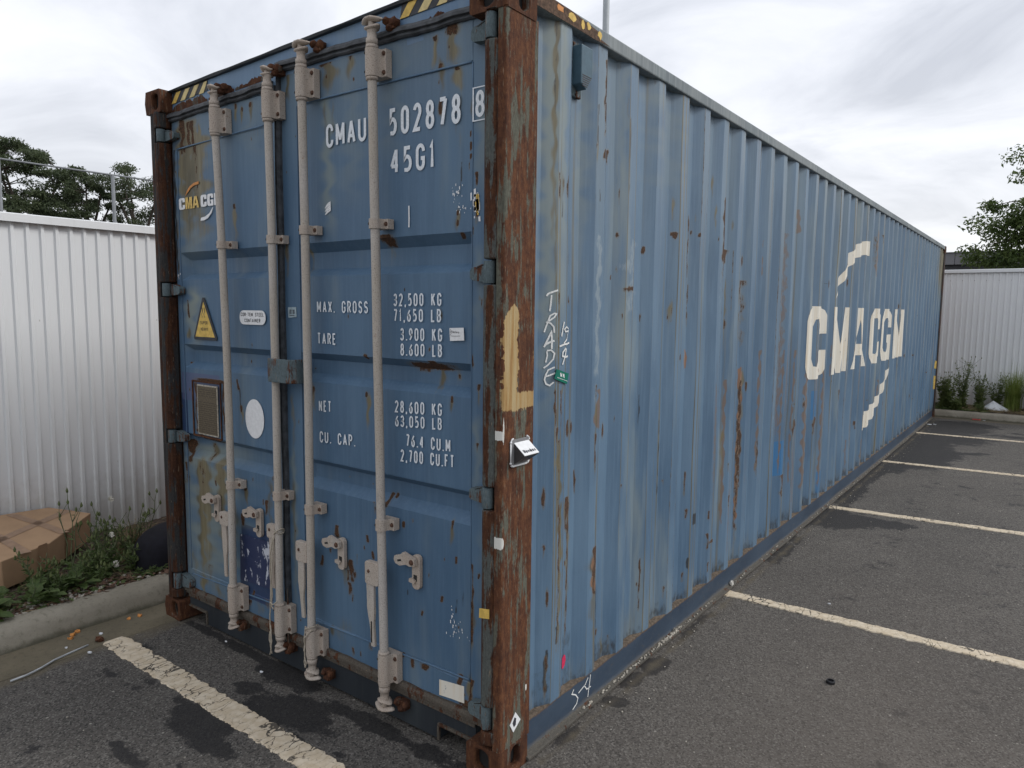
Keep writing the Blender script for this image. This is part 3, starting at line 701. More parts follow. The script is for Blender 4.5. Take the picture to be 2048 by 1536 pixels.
M_ASPH = asphalt_mat()
M_LINE = line_mat()
M_KERB = concrete_mat('kerb_concrete', (.215, .195, .155), (.29, .265, .215), (.10, .095, .062))
M_GUTTER = concrete_mat('gutter_concrete', (.115, .100, .070), (.155, .132, .092), (.055, .046, .034), False)


def fence_mat():
    m, g, b = new_mat('off_white_steel_sheet')
    o = g.obj()
    inf = g.n('ShaderNodeObjectInfo')
    z = g.n('ShaderNodeSeparateXYZ')
    g.put(z.inputs[0], o)
    st = g.noise(g.map(o, (1, 1, .06)), 26, 5, .65)
    big = g.noise(g.map(o, (1, 1, .5)), 1.6, 4, .6)
    c = g.mix(inf.outputs['Random'], (.675, .692, .705), (.70, .715, .725))
    c = g.mix(g.mul(g.step(st, .52, .78), .30), c, (.54, .55, .545))
    c = g.mix(g.mul(g.step(big, .50, .75), .18), c, (.48, .485, .47))
    low = g.step(g.add(z.outputs[2], g.mul(g.sub(g.noise(o, 9, 5, .7), .5), .5)), .62, .12)
    c = g.mix(g.mul(low, .55), c, (.33, .31, .265))
    dot = g.voro(g.map(o, (1, 1, .5)), 9)
    c = g.mix(g.mul(g.step(dot, .045, .02), .5), c, (.25, .23, .20))
    g.put(b.inputs['Base Color'], c)
    b.inputs['Roughness'].default_value = .42
    b.inputs['Specular IOR Level'].default_value = .4
    g.put(b.inputs['Normal'], g.bump(big, .25, .02))
    return m


M_FENCE = fence_mat()
M_GALV = simple('galvanised_steel', (.42, .44, .455), .5, .12, 20, metal=.25)
M_SCREW = simple('screw_head', (.10, .09, .085), .6, .3, 60)


def soil_mat():
    m, g, b = new_mat('bark_and_soil')
    o = g.obj()
    n = g.noise(o, 32, 6, .7)
    v = g.voro(g.map(o, (1, .45, 1), rot=(0, 0, .7)), 55, out=1)
    s_ = g.n('ShaderNodeSeparateColor')
    g.put(s_.inputs[0], v)
    c = g.ramp(s_.outputs[0], [(.0, (.035, .024, .016)), (.5, (.075, .048, .032)), (.85, (.12, .085, .058)), (1, (.22, .18, .13))])
    c = g.mix(g.mul(g.step(n, .5, .7), .7), c, (.028, .021, .015))
    g.put(b.inputs['Base Color'], c)
    b.inputs['Roughness'].default_value = .95
    g.put(b.inputs['Normal'], g.bump(g.add(n, s_.outputs[0]), .8, .02))
    return m


M_SOIL = soil_mat()


def leaf_mat(name, a, c2, trans=.25, scale=9):
    m, g, b = new_mat(name)
    inf = g.n('ShaderNodeObjectInfo')
    n = g.noise(g.obj(), scale, 4, .65)
    c = g.mix(g.step(n, .3, .7), a, c2)
    g.put(b.inputs['Base Color'], c)
    b.inputs['Roughness'].default_value = .55
    b.inputs['Specular IOR Level'].default_value = .3
    tr = g.n('ShaderNodeBsdfTranslucent')
    g.put(tr.inputs[0], c)
    mxs = g.n('ShaderNodeMixShader')
    mxs.inputs[0].default_value = trans
    out = [nd for nd in g.nt.nodes if nd.type == 'OUTPUT_MATERIAL'][0]
    g.nt.links.new(b.outputs[0], mxs.inputs[1])
    g.nt.links.new(tr.outputs[0], mxs.inputs[2])
    g.nt.links.new(mxs.outputs[0], out.inputs[0])
    return m


M_LEAFW = leaf_mat('weed_leaf', (.058, .100, .028), (.125, .170, .058), .35, 25)
M_LEAFY = leaf_mat('yellow_green_grass', (.14, .20, .035), (.25, .30, .08), .35, 12)
M_STRAW = leaf_mat('dry_straw', (.17, .125, .06), (.28, .225, .125), .2, 20)
M_STEMW = simple('weed_stem', (.085, .105, .05), .7, .3, 30)
M_PUFF = simple('white_seed_head', (.55, .53, .47), .9, .15, 60)
M_BUD = simple('green_bud', (.10, .125, .045), .7, .3, 50)
M_LEAFT = leaf_mat('tree_leaf_dark', (.042, .062, .030), (.10, .125, .062), .35, 1.4)
M_LEAFG = leaf_mat('tree_leaf_green', (.050, .085, .022), (.115, .155, .048), .35, 3)
M_BARK = simple('bark', (.055, .045, .036), .9, .35, 12, stretch=(1, 1, .2))
M_CARD = simple('brown_cardboard', (.375, .245, .148), .8, .07, 6, spec=.2)
M_CARDD = simple('cardboard_edge', (.20, .115, .065), .85, .15, 20)
M_TAPE = simple('brown_packing_tape', (.285, .175, .105), .35, .12, 20, spec=.5)
M_NAVYC = simple('dark_navy_cloth', (.0055, .0055, .010), .9, .3, 30, bump=.2)
M_BLDG = simple('grey_cladding', (.155, .155, .165), .6, .06, 2)
M_BLDGD = simple('dark_grey_wall', (.05, .052, .058), .6, .1, 2)
M_PAPER = simple('white_plastic', (.66, .68, .70), .5, .1, 15)
M_PEEL = simple('orange_peel', (.48, .20, .05), .6, .3, 60)
M_RED = simple('red_plastic', (.42, .05, .04), .5, .2, 40)
M_PIPE = simple('dull_grey_pipe', (.17, .18, .19), .5, .1, 20)
M_LEAFF = leaf_mat('pale_weed_leaf', (.085, .125, .035), (.19, .225, .085), .4, 9)
M_POLE = simple('painted_grey_steel', (.33, .36, .38), .5, .08, 10)
# ------------------------------------------------------------------ stroke lettering
def arc(cx, cy, rx, ry, a0, a1, n=9):
    return [(cx+rx*math.cos(math.radians(a0+(a1-a0)*i/n)), cy+ry*math.sin(math.radians(a0+(a1-a0)*i/n))) for i in range(n+1)]


_O = arc(.5, .76, .5, .24, 0, 180) + arc(.5, .24, .5, .24, 180, 360)
GLYPH = {
    '0': ([_O + [_O[0]]], .5), 'O': ([_O + [_O[0]]], .5),
    '1': ([[(.15, .82), (.55, 1), (.55, 0)]], .32),
    '2': ([arc(.5, .74, .5, .26, 165, -25) + [(0, 0), (1, 0)]], .5),
    '3': ([arc(.48, .76, .46, .24, 160, -80) + [(.4, .52)] + arc(.46, .26, .52, .26, 80, -160)], .5),
    '4': ([[(.74, 0), (.74, 1)], [(.70, .97), (0, .27)], [(0, .27), (1, .27)]], .52),
    '5': ([[(.92, 1), (.14, 1), (.08, .54)] + arc(.44, .32, .54, .3, 120, -110) + [(0, .03)]], .5),
    '6': ([[(.82, .98), (.34, .72), (.04, .4)] + arc(.5, .28, .48, .28, 165, 505, 16)], .5),
    '7': ([[(0, 1), (1, 1)], [(1, 1), (.38, 0)]], .48),
    '8': ([arc(.5, .755, .43, .245, -90, 270, 16), arc(.5, .265, .5, .265, 90, 450, 16)], .5),
    '9': ([[(.18, .02), (.66, .28), (.96, .6)] + arc(.5, .72, .48, .28, -15, 325, 16)], .5),
    'A': ([[(0, 0), (.5, 1)], [(.5, 1), (1, 0)], [(.2, .3), (.8, .3)]], .54),
    'B': ([[(0, 0), (0, 1)] + arc(.5, .76, .42, .24, 90, -90) + [(0, .52)], arc(.5, .26, .48, .26, 90, -90) + [(0, 0)]], .5),
    'C': ([[(1, .72)] + arc(.5, .76, .5, .24, 10, 180) + arc(.5, .24, .5, .24, 180, 350) + [(1, .28)]], .5),
    'E': ([[(1, 1), (0, 1), (0, 0), (1, 0)], [(0, .52), (.8, .52)]], .46),
    'F': ([[(1, 1), (0, 1), (0, 0)], [(0, .52), (.8, .52)]], .46),
    'G': ([[(1, .74)] + arc(.5, .76, .5, .24, 10, 180) + arc(.5, .24, .5, .24, 180, 360) + [(1, .44), (.58, .44)]], .5),
    'H': ([[(0, 0), (0, 1)], [(1, 0), (1, 1)], [(0, .5), (1, .5)]], .5),
    'I': ([[(.5, 0), (.5, 1)]], .2),
    'K': ([[(0, 0), (0, 1)], [(.95, 1), (0, .42)], [(.32, .62), (1, 0)]], .5),
    'L': ([[(0, 1), (0, 0), (1, 0)]], .46),
    'M': ([[(0, 0), (0, 1)], [(0, 1), (.5, .22)], [(.5, .22), (1, 1)], [(1, 1), (1, 0)]], .6),
    'N': ([[(0, 0), (0, 1)], [(0, 1), (1, 0)], [(1, 0), (1, 1)]], .52),
    'P': ([[(0, 0), (0, 1)] + arc(.5, .74, .5, .26, 90, -90) + [(0, .48)]], .5),
    'R': ([[(0, 0), (0, 1)] + arc(.5, .74, .48, .26, 90, -90) + [(0, .48)], [(.45, .48), (1, 0)]], .5),
    'S': ([arc(.5, .75, .46, .25, 15, 250) + arc(.5, .26, .5, .26, 75, -165)], .5),
    'T': ([[(0, 1), (1, 1)], [(.5, 1), (.5, 0)]], .5),
    'U': ([[(0, 1)] + arc(.5, .25, .5, .25, 180, 360) + [(1, 1)]], .52),
    'V': ([[(0, 1), (.5, 0)], [(.5, 0), (1, 1)]], .54),
    'X': ([[(0, 0), (1, 1)], [(0, 1), (1, 0)]], .52),
    'Y': ([[(0, 1), (.5, .48)], [(.5, .48), (1, 1)], [(.5, .48), (.5, 0)]], .52),
    '.': ([[(.3, .0), (.3, .11)]], .16), ',': ([[(.4, .12), (.1, -.12)]], .2), '-': ([[(0, .5), (1, .5)]], .3),
    ' ': ([], .5),
    'a': ([arc(.45, .33, .45, .33, 20, 340, 10), [(.95, .66), (.95, 0)]], .42), 'e': ([[(.05, .34), (.95, .34)] + arc(.5, .33, .45, .33, 0, 310, 10)], .42),
    'l': ([[(.5, 1), (.5, 0)]], .16), 'r': ([[(0, .66), (0, 0)], [(0, .5), (.6, .66)]], .28), 't': ([[(.4, .95), (.4, 0)], [(0, .66), (.9, .66)]], .3),
    'y': ([[(0, .66), (.5, 0)], [(1, .66), (.3, -.3)]], .4), 'v': ([[(0, .66), (.5, 0)], [(.5, 0), (1, .66)]], .42), 'i': ([[(.5, .66), (.5, 0)]], .14),
    'b': ([[(0, 1), (0, 0)], arc(.5, .33, .45, .33, 180, 520, 10)], .42), 'o': ([arc(.5, .33, .45, .33, 0, 360, 10)], .42), 'x': ([[(0, 0), (1, .66)], [(0, .66), (1, 0)]], .42),
}


def ribbon(mb, pts, wd, place, lift=0.0, mi=0, taper=None):
    """flat stroke with mitred joins; pts are 2-D, place(u, v, lift) gives the 3-D point"""
    P = [np.array(p, float) for p in pts]
    P = [P[0]] + [b for a, b in zip(P, P[1:]) if np.hypot(*(b-a)) > 1e-6]
    closed = np.hypot(*(P[0]-P[-1])) < 1e-6 and len(P) > 3
    if closed:
        P = P[:-1]
    n = len(P)
    b0 = len(mb.v)
    for i in range(n):
        a = P[i-1] if (i > 0 or closed) else None
        c = P[(i+1) % n] if (i < n-1 or closed) else None
        d1 = (P[i]-a) if a is not None else (c-P[i])
        d2 = (c-P[i]) if c is not None else d1
        d1 = d1/np.hypot(*d1); d2 = d2/np.hypot(*d2)
        nn = np.array([-(d1+d2)[1], (d1+d2)[0]])
        L = np.hypot(*nn)
        nn = np.array([-d1[1], d1[0]]) if L < 1e-6 else nn/L
        k = 1/max(.45, abs(nn @ np.array([-d1[1], d1[0]])))
        w = wd*.5*(taper[i] if taper else 1)
        e = np.zeros(2)
        for sgn in (1, -1):
            q = P[i]+nn*k*w*sgn+e
            mb.v.append(tuple(place(q[0], q[1], lift)))
    for i in range(n if closed else n-1):
        j = (i+1) % n
        mb.face((b0+2*i, b0+2*i+1, b0+2*j+1, b0+2*j), mi)


def text_mesh(mb, s, x0, x1, z0, z1, place, weight=.145, gap=.18, mi=0, tilt=0.0):
    h = z1-z0
    adv = sum(GLYPH[c][1] for c in s) + gap*(len(s)-1)
    k = (x1-x0)/adv
    wd = weight*h
    x = x0
    for c in s:
        st, w = GLYPH[c]
        for i, pl in enumerate(st):
            cw = w*k
            pts = []
            for px, py in pl:
                xx = x + wd*.5 + px*max(cw-wd, .001)
                zz_ = z0 + wd*.5 + py*(h-wd) if c not in '.,' else z0 + wd*.2 + py*(h-wd)
                pts.append((xx, zz_ + tilt*(xx-x0)))
            ribbon(mb, pts, wd, place, .0001*i, mi)
        x += (w+gap)*k


DY = .065                                   # outer face of the doors


def on_door(u, v, l=0.0): return (u, DY-.0018-l, v)


def lettering(s, x0, x1, z0, z1, parent, mat, place=on_door, weight=.145, name='lettering', tilt=0.0, label=None, gap=.18):
    mb = MB()
    text_mesh(mb, s, x0, x1, z0, z1, place, weight, gap, tilt=tilt)
    o = mb.build(name, mat, parent)
    o['label'] = label or ('lettering that reads ' + s)
    return o


def flat(name, pts, parent, mat, place=on_door, lift=0.0, label=None, thick=.0012):
    """thin sticker with real thickness"""
    mb = MB()
    n = len(pts)
    mb.v += [place(u, v, lift+thick) for u, v in pts] + [place(u, v, lift-.0005) for u, v in pts]
    mb.face(range(n))
    for i in range(n):
        j = (i+1) % n
        mb.face((i, n+i, n+j, j))
    o = mb.build(name, mat, parent)
    if label:
        o['label'] = label
    return o


def rrect(x0, x1, z0, z1, r, n=4):
    return (arc(x1-r, z1-r, r, r, 0, 90, n) + arc(x0+r, z1-r, r, r, 90, 180, n) + arc(x0+r, z0+r, r, r, 180, 270, n) + arc(x1-r, z0+r, r, r, 270, 360, n))


# ================================================================== SHIPPING CONTAINER
CONT = thing('shipping_container', 'long weathered blue steel shipping container with rusty corner post and four pale locking bars', 'shipping container', (-1.219, 6.096, 0))
LEN = 12.192


def casting(x0, x1, y0, y1, z0, z1, sx, sy, mat):
    """corner casting: hollow block with a hole in the end face, the side face and the top or bottom"""
    mb = MB()
    def plate(mk, w, h, hw, hh, off, depth):
        n = 16
        ov = []
        for i in range(n):
            a = 2*math.pi*i/n
            ov.append((off+hw*max(-1, min(1, 1.25*math.cos(a))), h/2+hh*math.sin(a)*.98))
        rc = []
        for u, v in ov:
            du, dv = u-off, v-h/2
            t = min((w-off)/du if du > 1e-6 else 9e9, -off/du if du < -1e-6 else 9e9, (h/2)/abs(dv) if abs(dv) > 1e-6 else 9e9)
            rc.append((off+du*t, h/2+dv*t))
        for cu, cv in ((0, 0), (w, 0), (w, h), (0, h)):
            i = min(range(n), key=lambda k: (rc[k][0]-cu)**2+(rc[k][1]-cv)**2)
            rc[i] = (cu, cv)
        b = len(mb.v)
        mb.v += [mk(u, v, 0) for u, v in rc] + [mk(u, v, 0) for u, v in ov] + [mk(u, v, depth) for u, v in ov]
        for i in range(n):
            j = (i+1) % n
            mb.face((b+i, b+j, b+n+j, b+n+i))
            mb.face((b+n+i, b+n+j, b+2*n+j, b+2*n+i))
    w, d, h = x1-x0, y1-y0, z1-z0
    ye = y0 if sy < 0 else y1
    xe = x1 if sx > 0 else x0
    offx = w-.089 if sx > 0 else .089
    offy = .102 if sy < 0 else d-.102
    plate(lambda u, v, t: (x0+u, ye-sy*t, z0+v), w, h, .032, .042, offx, .03)
    plate(lambda u, v, t: (xe-sx*t, y0+u, z0+v), d, h, .027, .044, offy, .03)
    yb = y1 if sy < 0 else y0
    xb = x0 if sx > 0 else x1
    b = len(mb.v)
    mb.v += [(x, y, z) for z in (z0, z1) for y in (y0, y1) for x in (x0, x1)]
    mb.face((b, b+2, b+3, b+1)); mb.face((b+4, b+5, b+7, b+6))
    mb.face([b+i for i in ((2, 6, 7, 3) if sy < 0 else (0, 1, 5, 4))])
    mb.face([b+i for i in ((0, 4, 6, 2) if sx > 0 else (1, 3, 7, 5))])
    mb.box(x0+.032, x1-.032, y0+.032, y1-.032, z0+.006, z1-.006, 1)  # near-black inner block paints the hollow's shade behind the holes
    o = mb.build('corner_casting', [mat, M_DARK], CONT)
    wl = o.modifiers.new('weld', 'WELD'); wl.merge_threshold = .0004
    bv = o.modifiers.new('bevel', 'BEVEL'); bv.width = .012; bv.segments = 3; bv.limit_method = 'ANGLE'; bv.angle_limit = math.radians(60)
    return o


XL = -2.425
for (xa, xb, sx) in ((-.162, 0, 1), (XL, -2.276, -1)):
    for (ya, yb, sy) in ((0, .178, -1), (LEN-.178, LEN, 1)):
        for (za, zb) in ((0, .118), (2.778, 2.896)):
            casting(xa, xb, ya, yb, za, zb, sx, sy, M_CAST)


# corner posts: profile (x, y) swept in z on a fine grid
def sweep_post(name, prof, z0, z1, dz, mat, attrs=None, parent=CONT):
    s = np.arange(len(prof))
    px = np.array([p[0] for p in prof]); py = np.array([p[1] for p in prof])
    return grid_mesh(name, s, cuts(z0, z1, dz), lambda u, v: (np.interp(u, s, px), np.interp(u, s, py), v), mat, parent, False, attrs)


def post_attrs(prof):
    px = np.array([p[0] for p in prof]); py = np.array([p[1] for p in prof])
    def f(u, v):
        i = np.rint(u).astype(int)
        y = py[i]; x = px[i]
        A = np.zeros(u.shape+(4,))
        side = x > -.015
        j = .004*np.sin(v*37)+.003*np.sin(v*97+1)+.0025*np.sin(v*211)+.002*np.sin(v*389)
        yl = np.clip((v-1.39-j*.4)/.02, 0, 1)*np.clip((1.80-.9*abs(y-.065)-v)/.02, 0, 1)*np.clip((y-.002-j)/.01, 0, 1)*np.clip((.098+j-y)/.01, 0, 1)
        yl = np.maximum(yl, np.clip((v-1.39-j)/.02, 0, 1)*np.clip((1.485+j-v)/.02, 0, 1)*np.clip((y+.002)/.01, 0, 1)*.9)
        yl = np.maximum(yl, np.clip((v-1.50)/.03, 0, 1)*np.clip((1.72-v)/.03, 0, 1)*np.clip(1-abs(y-.185)/.006, 0, 1)*.8)
        A[..., 1] = yl*side
        wm = np.zeros_like(v)
        for cy, cz, ry, rz in ((.006, .923, .012, .022), (-.002, 1.318, .014, .018), (.012, 1.335, .003, .05), (.168, .312, .004, .016)):
            wm = np.maximum(wm, np.clip(1.5-np.hypot((y-cy)/ry, (v-cz)/rz), 0, 1))
        A[..., 2] = wm
        return {'st1': A}
    return f


PROF = ([(-.003, y) for y in np.linspace(.192, .015, 34)] + [(-.003-.012*(1-math.cos(t)), .015-.012*math.sin(t)) for t in np.linspace(.3, 1.57, 4)]
        + [(x, .003) for x in np.linspace(-.020, -.036, 4)] + [(-.0362, .030), (-.0364, .062), (-.075, .064), (-.112, .066)])
near_post = sweep_post('corner_post', PROF, .112, 2.784, .007, M_POST, post_attrs(PROF))
near_post['label'] = 'rust covered corner post with flaking pale paint and a yellow patch'
PROFL = ([(-2.397, .19), (-2.397, .03), (-2.397, .012), (-2.392, .004), (-2.380, .002), (-2.352, .003), (-2.3518, .030), (-2.3516, .062), (-2.31, .064), (-2.27, .066)])
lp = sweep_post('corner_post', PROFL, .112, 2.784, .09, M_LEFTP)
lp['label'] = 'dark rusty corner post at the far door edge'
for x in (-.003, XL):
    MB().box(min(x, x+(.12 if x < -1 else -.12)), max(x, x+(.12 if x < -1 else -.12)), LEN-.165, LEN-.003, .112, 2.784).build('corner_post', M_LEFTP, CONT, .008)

# hinge lugs along the posts (the hinges sit in the gaps between them)
LUG = [(-.037, .0015), (-.044, -.004), (-.060, -.009), (-.078, -.008), (-.092, .002), (-.100, .020), (-.101, .058), (-.037, .060)]
HZ = [(.190, .282), (1.042, 1.122), (1.857, 1.939), (2.688, 2.776)]


def lugs(mir, hz, mat):
    zs = [.13] + [z for a in hz for z in a] + [2.786]
    for a, b in zip(zs[0::2], zs[1::2]):
        MB().prism([(mir(x), y) for x, y in LUG], a+.004, b-.004).build('hinge_lug', mat, CONT, .006)


lugs(lambda x: x, HZ, M_LUG)
HZL = [(.185, .275), (1.017, 1.090), (1.817, 1.890), (2.628, 2.696)]
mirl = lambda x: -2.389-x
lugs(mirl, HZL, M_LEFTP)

# --------------------------------------------------- doors
TROUGH = [(2.052, 2.012, 1.938, 1.905), (1.562, 1.530, 1.467, 1.432), (1.071, 1.041, .980, .938)]


def door_leaf(name, x0, x1, z0, z1, sl, sr, zt, zb, mat, label, bend=0.0):
    zx = [t for q in TROUGH for t in q]
    ex = [sl-.002, sl+.002, sr-.002, sr+.002, sl+.034, sr-.034]
    ez = [zt-.002, zt+.002, zb-.002, zb+.002] + zx
    zk = np.array(sorted(zx)); dk = []
    for z in sorted(zx):
        q = [t for t in TROUGH if z in t][0]
        dk.append(.042 if z in (q[1], q[2]) else 0.0)
    dk = np.array(dk)

    def fn(u, v):
        inside = (u > sl) & (u < sr)
        d = np.interp(v, zk, dk)
        e = np.clip(np.minimum(u-sl, sr-u)/.036, 0, 1)
        d = np.minimum(d, .042*e)*inside
        pan = inside & (v < zt) & (v > zb)
        d = d + .0035*pan
        w = .0022*np.sin(u*7.1+v*2.3)*np.sin(v*5.3+u*3.1) + .0012*np.sin(u*17)*np.sin(v*13)
        return u, DY + d + w*inside, v

    def at(u, v):
        A = stain_layers(u)
        paint(u, v, DOOR_STAINS, A)
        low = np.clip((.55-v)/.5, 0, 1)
        A[0][..., 3] = np.maximum(A[0][..., 3], .42*low*(.5+.5*np.sin(u*23+v*5)))  # grime plus painted shade, both deepening towards the foot of the door
        top = np.clip((v-2.35)/.45, 0, 1)
        A[0][..., 2] = np.maximum(A[0][..., 2], .24*top)
        r = np.random.default_rng(11)
        for _ in range(26):
            uc, vc = r.uniform(x0, x1), r.uniform(z0, z1)
            A[0][..., 0] = np.maximum(A[0][..., 0], .8*np.clip(1.3-np.hypot((u-uc)/r.uniform(.004, .008), (v-vc)/r.uniform(.006, .016)), 0, 1))
        return {'st1': A[0], 'st2': A[1], 'st3': A[2]}
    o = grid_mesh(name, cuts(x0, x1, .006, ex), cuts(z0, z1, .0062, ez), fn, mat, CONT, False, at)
    o['label'] = label
    so = o.modifiers.new('sheet', 'SOLIDIFY'); so.thickness = .04; so.offset = -1
    return o


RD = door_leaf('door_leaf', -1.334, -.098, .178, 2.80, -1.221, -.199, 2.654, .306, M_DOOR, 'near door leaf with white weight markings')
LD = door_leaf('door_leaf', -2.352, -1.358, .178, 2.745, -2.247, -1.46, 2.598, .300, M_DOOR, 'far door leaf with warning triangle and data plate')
for o in (RD, LD):
    o.modifiers['sheet'].offset = 1.0 if o.data.polygons[0].normal.y > 0 else -1.0


def weld(par, x0, x1, z0, z1, yy=DY):
    n = 26
    MB().tube([(x0+(x1-x0)*i/n, yy, z0+(z1-z0)*i/n+random.uniform(-.0006, .0006)) for i in range(n+1)], .0042, 6).build('weld_seam', M_DOORP, par)


weld(RD, -1.17, -.203, 2.660, 2.652); weld(RD, -1.18, -.203, .296, .318)
weld(LD, -2.243, -1.47, 2.592, 2.607); weld(LD, -2.243, -1.47, .272, .292)
for par, x, za, zb in ((RD, -.1985, .31, 2.65), (RD, -1.2215, .31, 2.65), (LD, -2.2475, .30, 2.59)):
    MB().tube([(x+random.uniform(-.0006, .0006), DY-.0005, za+(zb-za)*i/40) for i in range(41)], .0026, 5).build('weld_seam', M_DOORP, par)

# rubber seals
GP = [(-.030, .0), (-.036, -.008), (-.036, -.038), (-.026, -.048), (0, -.048), (0, .0)]


def seal_h(par, x0, x1, z0, z1, hgt, mat=M_RUBBER, y0=.066, dep=.030):
    mb = MB(); n = 30
    for i in range(n+1):
        t = i/n
        x = x0+(x1-x0)*t; z = z0+(z1-z0)*t + .0018*math.sin(t*23)+.0012*math.sin(t*61)
        d = dep*(.9+.1*math.sin(t*31))
        mb.v += [(x, y0, z+hgt), (x, y0-d*.62, z+hgt), (x, y0-d, z+hgt*.72), (x, y0-d, z+hgt*.45), (x, y0-d*.55, z+hgt*.38), (x, y0-d*.7, z+hgt*.12), (x, y0-d*.45, z), (x, y0, z)]
    for i in range(n):
        for k in range(7):
            a = i*8+k
            mb.face((a, a+8, a+9, a+1))
    mb.face([n*8+k for k in range(8)]); mb.face([k for k in range(8)][::-1])
    return mb.build('rubber_seal', mat, par)


def seal_v(par, x0, x1, za, zb, w, y0=.066, dep=.03, mat=M_RUBBER):
    mb = MB(); n = 40
    for i in range(n+1):
        t = i/n
        z = za+(zb-za)*t; x = x0+(x1-x0)*t + .0012*math.sin(t*29)
        d = dep*(.92+.08*math.sin(t*17))
        mb.v += [(x+w, y0, z), (x+w, y0-d*.5, z), (x+w*.7, y0-d, z), (x+w*.45, y0-d*.9, z), (x+w*.4, y0-d*.5, z), (x, y0-d*.7, z), (x, y0, z)]
    for i in range(n):
        for k in range(6):
            a = i*7+k
            mb.face((a, a+1, a+8, a+7))
    mb.face([n*7+k for k in range(7)]); mb.face([k for k in range(7)][::-1])
    return mb.build('rubber_seal', mat, par)


seal_h(RD, -1.352, -.105, 2.816, 2.792, .044)
seal_h(LD, -2.345, -1.392, 2.732, 2.752, .043)
seal_v(RD, -1.349, -1.3465, .20, 2.845, .016, dep=.030)
seal_v(LD, -1.372, -1.370, .20, 2.765, .014, dep=.022)
seal_v(RD, -.100, -.100, .20, 2.78, .022, dep=.018)
seal_v(LD, -2.372, -2.372, .20, 2.73, .024, dep=.018)
seal_h(RD, -1.33, -.085, .146, .150, .046, M_SILLG, dep=.026)
seal_h(LD, -2.352, -1.39, .150, .150, .046, M_SILLG, dep=.026)
mb = MB()
mb.tube([(-1.326+random.uniform(-.002, .002), .036, z) for z in np.linspace(.42, .135, 12)] + [(-1.31, .036, .122), (-1.285, .037, .118)], [.002, .003, .004, .0035, .004, .0045, .005, .0045, .005, .006, .006, .006, .006, .004], 6)
mb.build('torn_seal_strip', M_SILLG, RD)

# header, sill
mb = MB()
hz_top = lambda x: 2.894+(x+2.276)*.026
pts = np.linspace(-2.277, -.150, 60)
for x in pts:
    zt = hz_top(x)
    k = .0025*math.sin(x*9.)+.0018*math.sin(x*23)
    mb.v += [(x, .066, zt-.165), (x, .066, zt-.012), (x, .050+k, zt-.010), (x, .046+k, zt+k), (x, .16, zt+.001)]
for i in range(len(pts)-1):
    for j in range(4):
        a = i*5+j
        mb.face((a, a+5, a+6, a+1), 1 if j >= 1 else 0)
HEADER = mb.build('door_header', [M_HEAD, M_SILL], CONT)


def header_attr(me):
    n = len(me.vertices)
    return n


def on_header(u, v, l=0.0): return (u, .0635-l, v)


for x0, x1, n, zb, zt in ((-2.277, -1.930, 4, 2.826, 2.880), (-.567, -.190, 4, 2.876, 2.934)):
    sl = .024
    w = (x1-x0)/(2*n-.2)
    tilt = .026
    flat('hazard_band', [(x0, zb), (x1, zb+tilt*(x1-x0)+(0.006 if x0 < -1 else 0)), (x1, zt+tilt*(x1-x0)), (x0+.012, zt)], HEADER, M_BLK, on_header, -.0004, 'black backing of the hazard stripes')
    for i in range(n):
        a = x0+2*w*i
        e0, e1 = tilt*(a-x0), tilt*(a+w-x0)
        flat('hazard_stripe', [(a, zb+e0+.001), (a+w, zb+e1+.001), (min(a+w+sl*2.1, x1), zt+e1-.001), (a+sl*2.1, zt+e0-.001)], HEADER, (M_YEL if x0 > -1 and i == 0 or x0 < -1 and i == 0 else M_YELW), on_header, .001)
mb = MB()
for x0, x1, hm in ((-2.277, -1.935, .030), (-1.925, -1.70, .016), (-1.69, -1.44, .030), (-.60, -.30, .022)):
    h = .012; zb0 = (lambda x: 2.7905+(x+2.3)*.03) if x0 < -1 else (lambda x: 2.838+(x+.6)*.01)
    xs = np.arange(x0, x1, .005)
    b0 = len(mb.v)
    for i, x in enumerate(xs):
        h = min(hm, max(.002, h+random.uniform(-.007, .007)))
        e = min(1, min(x-x0, x1-x)/.03)
        z0_ = zb0(x)
        mb.v += [(x, .0645, z0_-.010), (x, .0632, z0_+h*e*.8), (x+random.uniform(-.002, .002), .0655, z0_+h*e+.002)]
    for i in range(len(xs)-1):
        for k in range(2):
            q = b0+3*i+k
            mb.face((q, q+3, q+4, q+1))
kind(mb.build('rust_scale', rust_mat('header_rust', .85, (.10, .10, .085), .6), HEADER), 'stuff')

mb = MB()
sx0, sx1 = -2.272, -.166
for a, b, z0 in ((sx0, -2.094, .086), (-2.094, -.360, .014), (-.360, sx1, .082)):
    mb.box(a, b, .062, .16, z0, .150)
SILL = mb.build('door_sill', M_SILL, CONT)
for q in ((-2.27, -2.092, .052, .066, .078, .090), (-2.099, -2.089, .0525, .0655, .014, .0775), (-.362, -.17, .052, .066, .074, .086), (-.365, -.355, .0525, .0655, .012, .0735)):
    MB().box(*q).build('sill_edge', M_SILLG, SILL, .002)
MB().box(-2.272, -.166, .054, .062, .136, .152).build('sill_lip', M_SILLG, SILL, .002)

# underside and inside floor
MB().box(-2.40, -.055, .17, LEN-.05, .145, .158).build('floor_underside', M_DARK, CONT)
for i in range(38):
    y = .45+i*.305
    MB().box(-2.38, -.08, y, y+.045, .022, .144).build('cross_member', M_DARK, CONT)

# --------------------------------------------------- side wall (corrugated)
SB = .425
PITCH = .278


def side_x(y):
    t = np.mod(np.asarray(y, float)-(SB-.072), PITCH)
    return np.where(t < .072, -.012, np.where(t < .14, -.012-.036*(t-.072)/.068, np.where(t < .21, -.048, -.048+.036*(t-.21)/.068)))


